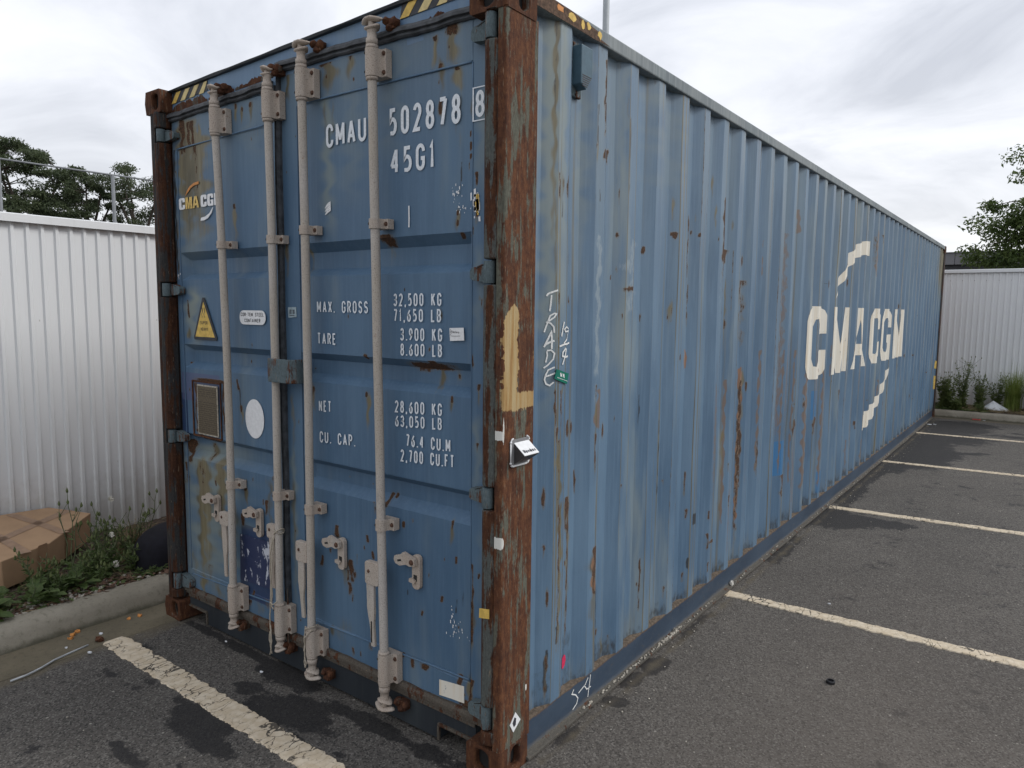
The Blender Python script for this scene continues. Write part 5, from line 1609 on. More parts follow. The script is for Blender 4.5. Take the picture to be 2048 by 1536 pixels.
# small company mark on the far door
sc = lambda L, x0, x1, z0, z1: [(x0+(x1-x0)*a, z0+(z1-z0)*b) for a, b in L]
M_GOLD = simple('stained_gold_print', (.62, .43, .13), .55, .25, 60)
for i, (L, x0, x1, mt) in enumerate(((LC, -2.242, -2.182, M_STKW), (LM, -2.177, -2.112, M_GOLD), (LA, -2.108, -2.045, M_GOLD), (LC, -2.028, -1.972, M_STKW), (LG, -1.966, -1.910, M_STKW), (LM, -1.903, -1.838, M_STKW))):
    mb = MB()
    poly = sc(L, x0, x1, 2.276, 2.336)
    mb.v += [on_door(a, b) for a, b in poly]
    mb.face(range(len(poly)))
    mb.build('logo_letter', mt, LD)
for poly, mt, lb in (([(-2.178, 2.343), (-2.160, 2.368), (-2.130, 2.390), (-2.09, 2.404), (-2.042, 2.408), (-2.042, 2.394), (-2.085, 2.391), (-2.12, 2.380), (-2.15, 2.36)], M_ORANGE, 'orange arc'),
                     ([(-2.035, 2.207), (-2.03, 2.222), (-1.99, 2.226), (-1.95, 2.240), (-1.912, 2.272), (-1.93, 2.240), (-1.965, 2.216), (-2.0, 2.207)], M_STKW, 'white arc')):
    mb = MB()
    mb.v += [on_door(a, b) for a, b in poly]
    mb.face(range(len(poly)))
    mb.build('logo_swoosh', mt, LD)['label'] = lb
# white paint scars
def scar(par, c, n, sp, sz, mat, place=on_door):
    mb = MB()
    for _ in range(n):
        u, v = random.gauss(c[0], sp[0]), random.gauss(c[1], sp[1])
        a = random.uniform(.5, 1.4)*sz
        L = random.uniform(1, 3)*a
        k = random.uniform(-.4, .4)
        b = len(mb.v)
        mb.v += [place(u-a*.4, v-L*.5, .0002), place(u+a*.4, v-L*.4+k*a, .0002), place(u+a*.3, v+L*.5, .0002), place(u-a*.5, v+L*.4, .0002)]
        mb.face((b, b+1, b+2, b+3))
    return kind(mb.build('paint_scars', mat, par), 'stuff')
scar(RD, (-.178, 2.155), 26, (.009, .022), .010, M_STKW)
scar(RD, (-.1715, 2.145), 14, (.0025, .022), .012, M_YEL, lambda u, v, l=0: (u, DY-.0026-l, v))
scar(RD, (-.275, 2.19), 18, (.014, .016), .004, M_STKW)
scar(RD, (-.245, 2.14), 14, (.020, .014), .003, M_STKW)
mb = MB()
for i in range(9):
    z = 2.175+i*.0045
    ribbon(mb, [(-1.034+.004*(i % 3), z-.006), (-1.012+.003*(i % 2), z+.004), (-.996, z+.010)], .0042, on_door, .0001*i)
mb.build('white_scribble', M_STKW, RD)
mb = MB()
ribbon(mb, [(-.5235, 2.168), (-.5225, 2.12), (-.5235, 2.085)], .0065, on_door)
mb.build('white_tick', M_STKW, RD)
scar(RD, (-.275, .50), 24, (.03, .02), .0035, M_STKW); scar(RD, (-.29, .56), 10, (.01, .025), .005, M_STKW); scar(LD, (-2.27, 1.93), 8, (.006, .014), .006, M_STKW)

# sensor unit stuck to the corner post
mb = MB()
mb.prism(rrect(.050, .158, 1.204, 1.298, .014, 4), -.002, .004, axis=0)
SEN = mb.build('sensor_unit', M_GREYP, CONT, .001)
SEN['label'] = 'grey stick-on sensor with a white sloped top'
mb = MB()
mb.prism([(.0035, 1.284), (.0035, 1.208), (.050, 1.240), (.050, 1.246)], .066, .152, axis=1)
mb.build('sensor_housing', simple('sensor_dark_housing', (.045, .042, .042), .4, .15, 40), SEN, .001)
mb = MB()
b = [(.0045, .064, 1.2865), (.0045, .154, 1.2865), (.0525, .154, 1.2465), (.0525, .064, 1.2465)]
mb.v += b + [(x, y, z-.002) for x, y, z in b]
for q in ((0, 1, 2, 3), (4, 5, 6, 7), (0, 1, 5, 4), (1, 2, 6, 5), (2, 3, 7, 6), (3, 0, 4, 7)):
    mb.face(q)
mb.build('sensor_cover', M_STKW, SEN)
mb = MB()
sp_ = lambda u, v, l=0: (.0525-.768*v+.0004+l, u, 1.2471+.64*v+.0005+l)
text_mesh(mb, 'Navibox', .074, .146, .008, .025, sp_, .2, .16)
mb.build('lettering', M_STKD, SEN)['label'] = 'lettering that reads Navibox'
mb = MB()
loop = rrect(.047, .161, 1.200, 1.302, .016, 4)
for a, c in zip(loop, loop[1:]):
    if random.random() < .78:
        mb.tube([(.002, a[0], a[1]), (.002, c[0], c[1])], random.uniform(.0025, .0045), 5)
mb.build('foam_edge', M_STKW, SEN)
# diamond label near the foot of the post
dm = flat('diamond_label', [(.099, .241), (.131, .198), (.086, .166), (.064, .204)], near_post, M_STKW, lambda u, v, l=0: (-.0015+l, u, v), label='torn white diamond label')
flat('diamond_print', [(.092, .224), (.103, .215), (.100, .190), (.088, .186), (.080, .205)], dm, M_STKD, lambda u, v, l=0: (-.0003+l, u, v), thick=.0006)
o = flat('yellow_mark', [(-.092, .665), (-.046, .672), (-.046, .636), (-.094, .628)], CONT, M_YEL, lambda u, v, l=0: (u, -.0095-l, v), label='yellow patch on the hinge lug')
# ================================================================== GROUND
def ell(u, v, L):
    a = np.zeros_like(u)
    for x, y, rx, ry, s in L:
        m = (abs(u-x) < rx*1.5) & (abs(v-y) < ry*1.5)
        a[m] = np.maximum(a[m], s*np.clip(1.55-np.hypot((u[m]-x)/rx, (v[m]-y)/ry), 0, 1))
    return a


WET = [(-1.27, -.44, .16, .12, 1), (-1.12, -.25, .14, .12, 1), (-1.05, -.52, .14, .06, .8), (-1.25, -.76, .20, .035, .7), (-1.0, -.16, .22, .10, 1), (-1.28, .0, .22, .08, .85), (-.86, -.30, .10, .05, .8), (-1.36, -.17, .10, .05, .7),
       (-.72, -.02, .30, .05, .8), (-.3, -.02, .18, .05, .7), (-.62, -.24, .05, .02, .7), (-.9, -.72, .05, .02, .7), (-1.05, -.66, .05, .02, .7), (-.42, -.22, .06, .04, .5), (-1.9, -.50, .30, .03, .5), (-1.7, -.30, .45, .03, .45), (-2.05, -.27, .2, .03, .5), (-1.5, -.42, .35, .025, .45),
       (-1.7, .03, .6, .035, .8), (.03, 1.0, .05, .10, .8), (.06, .78, .06, .05, .9), (.05, 1.2, .07, .10, .9), (.03, .42, .03, .12, .7), (.04, 1.75, .04, .3, .6),
       (.03, 4.55, .40, .32, 1), (.35, 4.62, .30, .16, .9), (-.2, 4.3, .3, .25, .9), (.62, 4.70, .16, .09, .7), (.04, 3.4, .07, .5, .6), (.07, 5.5, .10, .6, .75), (.05, 6.6, .10, .8, .8),
       (.10, 7.3, .22, .5, 1), (.25, 7.9, .40, .6, 1), (.45, 8.5, .30, .45, .9), (.15, 9.1, .4, .8, 1), (.35, 9.9, .55, .55, 1), (.25, 10.9, .6, .6, 1), (.45, 11.5, .5, .4, .9), (1.25, 10.6, .5, .14, .7), (1.5, 11.0, .6, .12, .6),
       (.77, 8.72, .17, .07, .9), (.92, 8.85, .13, .06, .9), (.84, 8.78, .10, .12, .6), (.93, 6.59, .07, .03, .9), (.88, 6.64, .05, .03, .8), (1.2, 6.15, .5, .10, .35), (1.0, 9.2, .12, .05, .5), (1.35, 1.9, .05, .05, .6), (.72, 3.55, .12, .05, .35), (.5, 2.1, .05, .1, .3), (.62, 2.75, .09, .03, .4), (.96, 1.2, .04, .02, .5), (.7, .6, .06, .03, .35)]
TYRE = [(.62, 5.5, .10, 5.5, .32), (1.35, 4.5, .11, 6.5, .28), (-1.2, -1.0, 1.6, .07, .30), (1.1, .4, .09, 2.2, .25)]
DIRT = [(-2.40, -.4, .14, 2.2, .8), (-2.33, -.75, .10, .5, .7), (-2.30, -.2, .12, .3, .6), (.0, 12.25, 4, .16, .9)]


def ground_at(u, v):
    A = np.zeros(u.shape+(4,))
    A[..., 0] = ell(u, v, WET)
    A[..., 0] = np.maximum(A[..., 0], ell(u, v, TYRE))
    A[..., 1] = np.maximum(ell(u, v, DIRT), .55*np.clip(1-abs(u-.05)/.09, 0, 1)*(v > .2)*(v < 12))
    A[..., 2] = np.clip(.5+.5*np.sin(u*.9+v*.37+1), 0, 1)*np.clip((u+.2)/1.2, 0, 1)*np.clip((5-v)/3, 0, 1)*.8
    return {'st1': A}


gx = np.concatenate([[-600, -200, -60, -20, -8, -4, -3], np.arange(-2.8, 2.4, .03), [2.8, 3.5, 5, 8, 14, 30, 80, 250, 600]])
gy = np.concatenate([[-600, -200, -60, -20, -8, -4, -2.5], np.arange(-1.6, 12.6, .03), [13, 14, 16, 20, 30, 60, 150, 400, 900]])
GROUND = grid_mesh('parking_lot_ground', gx, gy, lambda u, v: (u, v, .0015*np.sin(u*1.7)*np.sin(v*1.3)*(abs(u) < 6)*(abs(v) < 14)-.0018), M_ASPH, None, True, ground_at)
kind(GROUND, 'structure')


def road_line(xa, ya, xb, yb, w, step=.012, h=.0045, rough=.006):
    L = math.hypot(xb-xa, yb-ya)
    n = int(L/step)
    d = Vector((xb-xa, yb-ya, 0))/L
    nn = Vector((-d.y, d.x, 0))
    mb = MB()
    e0 = e1 = 0
    for i in range(n+1):
        t = i/n*L
        e0 = e0*.6+random.uniform(-rough, rough); e1 = e1*.6+random.uniform(-rough, rough)
        if i in (0, n):
            e0 = e1 = -w*.1
        p = Vector((xa, ya, 0))+d*t
        a = p+nn*(w/2+e1); b = p-nn*(w/2+e0)
        c = p+nn*(w/2+e1-.004); f = p-nn*(w/2+e0-.004)
        mb.v += [(a.x, a.y, -.001), (c.x, c.y, h), (f.x, f.y, h), (b.x, b.y, -.001)]
    for i in range(n):
        for k in range(3):
            q = i*4+k
            mb.face((q, q+1, q+5, q+4))
    o = mb.build('painted_line', M_LINE)
    o.parent = GROUND
    return o


road_line(-2.335, -.333, -.40, -.339, .118, .009, .006)
road_line(-.404, -.339, 9, -.35, .118, .03, .006)
road_line(-.10, 2.333, 9, 2.48, .098)
road_line(-.10, 4.90, 9, 5.75, .098)
road_line(-.10, 7.492, 9, 8.32, .098)
road_line(-.10, 10.135, 9, 10.77, .092)


def sweep(name, prof, path, mat, wob=.002):
    """profile (offset, z) along a straight path of points with the offset direction given"""
    mb = MB(); n = len(prof)
    for i, (x, y, ox, oy) in enumerate(path):
        k = random.uniform(-wob, wob)
        for a, z in prof:
            mb.v.append((x+ox*(a+k), y+oy*(a+k), z+(random.uniform(-wob, wob)*.6 if z > .01 else 0)))
    for i in range(len(path)-1):
        for j in range(n-1):
            a = i*n+j
            mb.face((a, a+1, a+n+1, a+n), 0, True)
    return mb.build(name, mat)


KP = [(-.02, -.01), (.0, .004), (.010, .030), (.024, .070), (.042, .098), (.066, .114), (.098, .122), (.165, .125), (.182, .118), (.186, -.02)]
kl = sweep('kerb', KP, [(-2.588, y, -1, 0) for y in np.arange(-9, 12.5, .12)], M_KERB)
kind(kl, 'structure', 'concrete kerb beside the container')
KB = [(-.02, -.01), (.0, .004), (.008, .05), (.02, .095), (.045, .118), (.15, .122), (.155, -.02)]
kb = sweep('kerb', KB, [(x, 12.30+.018*x, 0, 1) for x in np.arange(-2.8, 9.2, .2)], M_KERB)
kind(kb, 'structure', 'concrete kerb at the far end of the car park')
GP_ = [(-.27, -.001), (-.255, .003), (-.12, .0035), (.0, .006), (.03, .006)]
gt = sweep('gutter', GP_, [(-2.588+.006*math.sin(y*7), y, -1, 0) for y in np.arange(-9, 12.5, .1)], M_GUTTER, .004)
kind(gt, 'structure')


def bed_z(x, y):
    return .108 - .045*np.clip((-2.9-x)/1.1, 0, 1) + .012*np.sin(x*9+y*3)*np.sin(y*7) + .006*np.sin(x*31)*np.sin(y*27)


kind(grid_mesh('garden_bed', cuts(-4.5, -2.76, .045), cuts(-9, 13.5, .05), lambda u, v: (u, v, bed_z(u, v)), M_SOIL, None, True), 'structure')
kind(grid_mesh('garden_bed', cuts(-2.76, 9.2, .05), cuts(12.40, 13.6, .05), lambda u, v: (u, v+.018*u, .105+.05*(v-12.4)+.012*np.sin(u*9)*np.sin(v*11)), M_SOIL, None, True), 'structure')

# ================================================================== FENCES
FX, FZ = -4.13, 2.365
FP = .0915
def fence_profile(n):
    P = []
    for i in range(n):
        y = i*FP
        P += [(y, 0.0), (y+.056, 0.0), (y+.064, .0145), (y+.083, .0145)]
    P.append((n*FP, 0.0))
    return P


NR = 9
_p = fence_profile(NR)
def sheet_mesh(z0, z1):
    mb = MB()
    for y, x in _p:
        mb.v += [(x, y, z0), (x, y, z1)]
    for i in range(len(_p)-1):
        mb.face((2*i, 2*i+2, 2*i+3, 2*i+1))
    return mb


LF = thing('metal_fence', 'off white corrugated metal fence behind the cardboard box', 'fence', (FX, 0, 0), 'corrugated metal fences')
BF = thing('metal_fence', 'off white corrugated metal fence beyond the far end of the container', 'fence', (0, 13.32, 0), 'corrugated metal fences')
first = None
y = -7.02
while y < 13.2:
    if first is None:
        first = sheet_mesh(-.05, FZ).build('fence_sheet', M_FENCE)
        so = first.modifiers.new('t', 'SOLIDIFY'); so.thickness = .0012
        o = first
    else:
        o = first.copy(); COL.objects.link(o)
    o.parent = LF; o.matrix_parent_inverse = Matrix.Identity(4)
    o.location = (.0014 if int(y*10) % 2 else 0, y, 0)
    y += NR*FP-.0005
BFZ = 2.555
second = None
x = -4.1
while x < 9:
    if second is None:
        second = sheet_mesh(0, BFZ).build('fence_sheet', M_FENCE)
        so = second.modifiers.new('t', 'SOLIDIFY'); so.thickness = .0012
        o = second
    else:
        o = second.copy(); COL.objects.link(o)
    o.parent = BF; o.matrix_parent_inverse = Matrix.Identity(4)
    o.rotation_euler = (0, 0, -math.pi/2)
    o.location = (x, .0014 if int(x*10) % 2 else 0, 0)
    x += NR*FP-.0005
CAPP = [(-.022, -.052), (-.022, .0), (-.012, .006), (.030, .006), (.040, .0), (.040, -.052), (.037, -.052), (.037, -.004), (-.019, -.004), (-.019, -.052)]
mb = MB(); mb.prism([(FX+a+.004, FZ+b+.006) for a, b in CAPP], -7.05, 13.3, axis=1)
cp = mb.build('cap_rail', M_FENCE, LF)
mb = MB(); mb.prism([(13.32-a-.004, BFZ+b+.006) for a, b in CAPP], -4.12, 9.1, axis=0)
cp = mb.build('cap_rail', M_FENCE, BF)
mb = MB(); mb.box(FX-.05, FX-.004, -7, 13.2, 2.0, 2.06); mb.box(FX-.05, FX-.004, -7, 13.2, .5, .56)
mb.build('back_rails', M_GALV, LF)
sm = MB().tube([(0, 0, 0), (.004, 0, 0)], .006, 8).build('screw', M_SCREW)
sm.parent = LF
k = 0
for z in (2.185, 1.28, .62):
    for i in range(-8, 16):
        o = sm if k == 0 else sm.copy()
        if k:
            COL.objects.link(o)
        k += 1
        o.parent = LF; o.matrix_parent_inverse = Matrix.Identity(4)
        o.location = (.0005, i*2*FP+.030-.02, z)
for i in range(-2, 12):
    o = sm.copy(); COL.objects.link(o)
    o.parent = BF; o.matrix_parent_inverse = Matrix.Identity(4)
    o.rotation_euler = (0, 0, -math.pi/2); o.location = (i*2*FP-.02, -.0005, 2.37)

# pipe frame behind the left fence
PF = thing('pipe_railing', 'galvanised pipe frame rising above the fence in front of the trees', 'pipe frame', (-6, 0, 0))
for yy_ in (.488-.965, .488-.017, 1.44, 2.40, 3.36):
    MB().tube([(-6, yy_, 0), (-6, yy_, 3.045)], .0165, 12).build('post', M_PIPE, PF)
MB().tube([(-6, -8+i*.5, 3.047+.004*math.sin(i)) for i in range(46)], .0085, 8).build('rail', M_PIPE, PF)

# lamp pole behind the container
LP = thing('lamp_pole', 'tall plain grey steel pole rising behind the container roof', 'pole', (-7.72, 14, 0))
MB().tube([(-7.72, 14, 0), (-7.72, 14, 14)], [.088, .075], 12).build('pole_shaft', M_POLE, LP)
MB().box(-7.95, -7.49, 13.77, 14.23, 0, .02).build('base_plate', M_POLE, LP)

# grey building far behind
BD = thing('building', 'long flat roofed building clad in grey panels behind the back fence', 'building', (10, 44, 0))
MB().box(-14, 34, 40.2, 60, 0, 4.22).build('wall', M_BLDGD, BD)
for x0, x1 in ((-14, -6.7), (-6.68, -2.62), (-2.60, 6), (6.02, 14), (14.02, 34)):
    MB().box(x0, x1, 39.9, 40.6, 4.22, 4.78).build('fascia_panel', M_BLDG, BD)
MB().box(-14.05, 34.05, 39.85, 60.1, 4.78, 4.83).build('roof', M_BLDG, BD)
# ================================================================== VEGETATION
def leaf_quad(mb, p, d, n, L, w, mi=0, fold=.15):
    """pointed leaf of two folded halves: p base, d direction, n normal"""
    s = d.cross(n)
    if s.length < 1e-5:
        s = Vector((1, 0, 0))
    s.normalize()
    b = len(mb.v)
    m = p + d*L*.45
    mb.v += [tuple(p), tuple(m+s*w*.5+n*w*fold), tuple(p+d*L), tuple(m-s*w*.5+n*w*fold), tuple(m)]
    mb.face((b, b+4, b+2, b+1), mi); mb.face((b, b+3, b+2, b+4), mi)


def rdir(z0=-1, z1=1):
    z = random.uniform(z0, z1); a = random.uniform(0, 6.2832)
    r = math.sqrt(max(0, 1-z*z))
    return Vector((r*math.cos(a), r*math.sin(a), z))


def lobed_leaf(mb, p, d, n, L, w, mi=0):
    s = d.cross(n); s.normalize()
    b = len(mb.v)
    k = 7
    for i in range(k):
        t = i/(k-1)
        wd = w*(.12+math.sin(math.pi*min(1, t*.9+.08))*.55)*(1 if i % 2 else .62)
        droop = -n*L*.35*t*t
        c = p+d*L*t+droop
        mb.v += [tuple(c+s*wd+n*wd*.3), tuple(c), tuple(c-s*wd+n*wd*.3)]
    for i in range(k-1):
        a = b+3*i
        mb.face((a, a+1, a+4, a+3), mi); mb.face((a+1, a+2, a+5, a+4), mi)


def weed(x, y, z, label, stems=5, h=.45, spread=.12, leaves=40, leaf=(.05, .014), heads=(), buds=1, rosette=0, ros=(.14, .05), leafm=None, group='weeds along the left fence'):
    T = thing('weed_plant', label, 'weed', (x, y, z), group)
    sm_, lm_ = MB(), MB()
    tips = []
    for i in range(stems):
        a = random.uniform(0, 6.28); r = spread*random.uniform(.2, 1)
        hh = h*random.uniform(.6, 1.0) if i else h
        pts = []
        p0 = Vector((x+random.uniform(-.02, .02), y+random.uniform(-.02, .02), z))
        for k in range(7):
            t = k/6
            pts.append(p0+Vector((math.cos(a)*r*t**1.4+.008*math.sin(k*2+i), math.sin(a)*r*t**1.4+.008*math.cos(k*1.7+i), hh*t)))
        sm_.tube(pts, [.0042*(1-.6*k/6) for k in range(7)], 5)
        tips.append(pts[-1])
        for _ in range(2 if buds else 1):
            k = random.randint(3, 5)
            q = pts[k]; dd = rdir(.4, .95)
            e = q+dd*hh*random.uniform(.12, .25)
            sm_.tube([q, q+(e-q)*.5+Vector((0, 0, -.004)), e], [.0024, .002, .0015], 4)
            tips.append(e)
        for _ in range(max(1, leaves//stems)):
            t = random.uniform(.04, .92)**1.3
            k = min(5, int(t*6))
            q = pts[k].lerp(pts[k+1], t*6-k)
            dd = rdir(-.15, .8); nn = rdir(.3, 1)
            sc_ = random.uniform(.5, 1.25)*(1.25-.7*t)
            leaf_quad(lm_, q, dd, nn, leaf[0]*sc_, leaf[1]*sc_)
    for i in range(rosette):
        a = random.uniform(0, 6.28)
        dd = Vector((math.cos(a), math.sin(a), random.uniform(.15, 1.0))).normalized()
        sc_ = random.uniform(.6, 1.2)
        lobed_leaf(lm_, Vector((x+.02*math.cos(a), y+.02*math.sin(a), z+random.uniform(.0, .07))), dd, (Vector((0, 0, 1))-dd*dd.z).normalized(), ros[0]*sc_, ros[1]*sc_)
    if stems:
        sm_.build('stem', M_STEMW, T)
    lm_.build('foliage', leafm or M_LEAFW, T)
    for hx_, hy_, hz_, r in heads:
        mb = MB()
        for _ in range(70):
            d = rdir()
            b = len(mb.v)
            s = d.orthogonal().normalized()*.0012
            c = Vector((hx_, hy_, hz_))
            mb.v += [tuple(c+d*r*.25-s), tuple(c+d*r*.25+s), tuple(c+d*r+s*2.2), tuple(c+d*r-s*2.2)]
            mb.face((b, b+1, b+2, b+3))
        mb.lump((hx_, hy_, hz_), (r*.55,)*3, (8, 6), .1)
        mb.build('seed_head', M_PUFF, T)
    if buds:
        mb = MB()
        for t in tips[:stems*2]:
            mb.lump(tuple(t), (.0075, .0075, .0125), (6, 5), .15)
            mb.tube([t+Vector((0, 0, .006)), t+Vector((0, 0, .020))], [.006, .0015], 5)
        mb.build('flower_buds', M_BUD, T)
    return T


zb = lambda x, y: float(bed_z(np.array(x), np.array(y)))-.004
weed(-3.10, -.215, zb(-3.1, -.2), 'tall branching weed rising in front of the cardboard box', 3, .56, .09, 26, (.05, .012))
weed(-3.12, .02, zb(-3.1, 0), 'bushy weed with a white seed head right of the cardboard box', 9, .44, .17, 210, (.055, .013), ((-3.13, .035, .555, .019), (-3.02, -.02, .36, .017)))
weed(-3.16, .15, zb(-3.1, .15), 'wiry weed against the fence beside the black bundle', 8, .40, .16, 150, (.05, .011))
weed(-2.98, .10, zb(-2.98, .1), 'low weed with a round white seed clock by the kerb', 6, .24, .16, 130, (.05, .015), ((-2.90, -.055, .21, .021),))
weed(-2.98, -.36, zb(-2.98, -.36), 'broad leaved weed under the box corner', 4, .22, .13, 80, (.05, .018), rosette=14, ros=(.11, .055))
weed(-2.90, -.27, zb(-2.9, -.27), 'dark green broad leaved weed close to the kerb, in the middle of the row', 2, .16, .10, 40, (.05, .02), buds=0, rosette=14, ros=(.10, .055))
weed(-2.86, -.50, zb(-2.86, -.5), 'spreading rosette weed in front of the box, left of the broken gravel', 2, .15, .1, 30, (.05, .02), buds=0, rosette=14, ros=(.115, .065))
weed(-2.95, -.66, zb(-2.95, -.66), 'leafy weed at the left edge of the bed, below the box', 4, .30, .14, 90, (.06, .022), rosette=10, ros=(.11, .06))
weed(-2.83, -.80, zb(-2.83, -.8), 'big leaved weed leaning over the kerb at the lower left', 2, .16, .1, 40, (.06, .025), buds=0, rosette=12, ros=(.13, .08))
weed(-3.02, -.12, zb(-3.02, -.12), 'dense green weed tangled below the branching one', 7, .28, .16, 190, (.05, .016), rosette=6)
weed(-2.84, .12, zb(-2.84, .12), 'creeping weed with small leaves on top of the kerb', 6, .08, .14, 150, (.032, .014), buds=0)
weed(-2.90, .26, zb(-2.9, .26), 'small clover like weed in front of the black bundle', 5, .10, .12, 120, (.03, .016), buds=0)
weed(-3.28, .30, zb(-3.28, .3), 'thin weed with tall bare stalks next to the container post', 5, .42, .12, 60, (.045, .010))
weed(-2.99, -.45, zb(-2.99, -.45), 'fine leaved weed hugging the front face of the box', 8, .26, .15, 260, (.042, .015))
weed(-2.93, -.16, zb(-2.93, -.16), 'bright green fine leaved weed between the kerb and the branching weed', 8, .20, .15, 260, (.040, .016))
weed(-2.88, -.40, zb(-2.88, -.4), 'low fine leaved weed above the broken gravel', 7, .14, .14, 220, (.036, .016), buds=0)
weed(-2.90, -.74, zb(-2.9, -.74), 'bushy small leaved weed at the far left of the kerb', 8, .22, .15, 260, (.042, .018))
weed(-3.25, -.02, zb(-3.25, -.02), 'grey green weed leaning on the right end of the box', 7, .34, .15, 180, (.046, .012))
GB = 'weeds at the far end of the car park'
for x, y, h, st, lv, lf, sp_, lab, lm in (
        (.10, 12.62, .66, 18, 1500, (.085, .034), .22, 'dark green bush of weeds touching the far container corner', None),
        (.34, 12.78, .92, 15, 900, (.075, .022), .22, 'tall twiggy weed second from the container', None),
        (.30, 12.52, .26, 10, 700, (.07, .03), .26, 'low green weed spilling over the hidden kerb end', None),
        (.58, 12.88, .74, 14, 950, (.07, .022), .24, 'grey green weed clump in the middle of the far bed', None),
        (.82, 13.02, .66, 12, 800, (.07, .02), .22, 'weed clump behind the white plastic sheet', None),
        (.62, 12.55, .20, 8, 160, (.05, .02), .20, 'short leafy weed left of the white plastic sheet', None),
        (1.38, 12.78, .55, 14, 900, (.08, .022), .24, 'dark weed clump at the right edge of the far bed', None)):
    weed(x, y, .11, lab, st, h, sp_, lv, lf, buds=1 if h > .4 else 0, leafm=M_LEAFF, group=GB)


def grass_tuft(x, y, z, h, n, sp, mat, label, group=None, name='grass_tuft'):
    mb = MB()
    for _ in range(n):
        a = random.uniform(0, 6.28); r = sp*random.random()**.7
        hh = h*random.uniform(.55, 1.0)
        b = len(mb.v)
        p = Vector((x+random.gauss(0, .045), y+random.gauss(0, .04), z))
        s = Vector((-math.sin(a), math.cos(a), 0))*.0048
        for k in range(5):
            t = k/4
            c = p+Vector((math.cos(a)*r*t*t, math.sin(a)*r*t*t, hh*(t-.28*t*t*min(1, r/.12))))
            w = s*(1-t*.9)
            mb.v += [tuple(c-w), tuple(c+w)]
        for k in range(4):
            mb.face((b+2*k, b+2*k+1, b+2*k+3, b+2*k+2))
    o = mb.build(name, mat)
    return tag(o, label, 'grass', group)


grass_tuft(1.06, 12.95, .11, 1.02, 420, .42, M_LEAFY, 'bright yellow green grass tuft behind the white plastic sheet')
grass_tuft(1.36, 13.05, .11, .95, 340, .40, M_LEAFY, 'tall green grass at the right edge beside the fence')
grass_tuft(-3.30, .22, .10, .30, 130, .16, M_STRAW, 'dry straw coloured grass clump by the left fence')


def scatter(name, n, area, mat, z, L, w, flatn=True, label=None):
    mb = MB()
    for _ in range(n):
        x, y = random.uniform(area[0], area[1]), random.uniform(area[2], area[3])
        zz_ = z(x, y)+random.uniform(.002, .03)
        a = random.uniform(0, 6.28)
        d = Vector((math.cos(a), math.sin(a), random.uniform(-.1, .4))).normalized()
        leaf_quad(mb, Vector((x, y, zz_)), d, rdir(.6, 1), L*random.uniform(.5, 1.4), w*random.uniform(.6, 1.3))
    return kind(mb.build(name, mat), 'stuff', label)


scatter('ground_cover', 2200, (-3.6, -2.77, -1.3, .8), M_LEAFW, zb, .045, .020, label='small green leaves covering the bed')
scatter('dry_grass', 1500, (-3.9, -2.76, -1.3, .9), M_STRAW, zb, .10, .004, label='dry grass and straw on the bed')
scatter('ground_cover', 1500, (-.3, .75, 12.42, 13.25), M_LEAFW, lambda x, y: .11, .06, .026, label='low green leaves at the far bed')
scatter('dry_grass', 1700, (.3, 2.0, 12.42, 13.2), M_STRAW, lambda x, y: .12, .14, .006, label='dry grass around the white plastic sheet')
mb = MB()
for _ in range(230):
    x = random.uniform(-2.90, -2.752); y = random.choice((random.gauss(-.66, .10), random.gauss(-.25, .2)))
    mb.lump((x, y, zb(x, y)+.016), (random.uniform(.006, .016), random.uniform(.006, .016), random.uniform(.004, .009)), (6, 4), .3, 0, False)
kind(mb.build('gravel', M_STONE), 'stuff', 'pale gravel at the back of the kerb')
mb = MB()
for _ in range(340):
    x = random.uniform(-2.9, -2.75); y = random.uniform(-.9, .2)
    a = random.uniform(0, 3.14); L = random.uniform(.015, .05)
    c, s_ = math.cos(a)*L, math.sin(a)*L
    z = zb(x, y)+random.uniform(.008, .022)
    b = len(mb.v)
    mb.v += [(x-c-s_*.25, y-s_+c*.25, z), (x-c+s_*.25, y-s_-c*.25, z+.004), (x+c+s_*.25, y+s_-c*.25, z+.006), (x+c-s_*.25, y+s_+c*.25, z+.001)]
    mb.face((b, b+1, b+2, b+3))
kind(mb.build('bark_chips', simple('bark_chip', (.13, .075, .05), .9, .45, 60)), 'stuff', 'reddish bark chips behind the kerb')


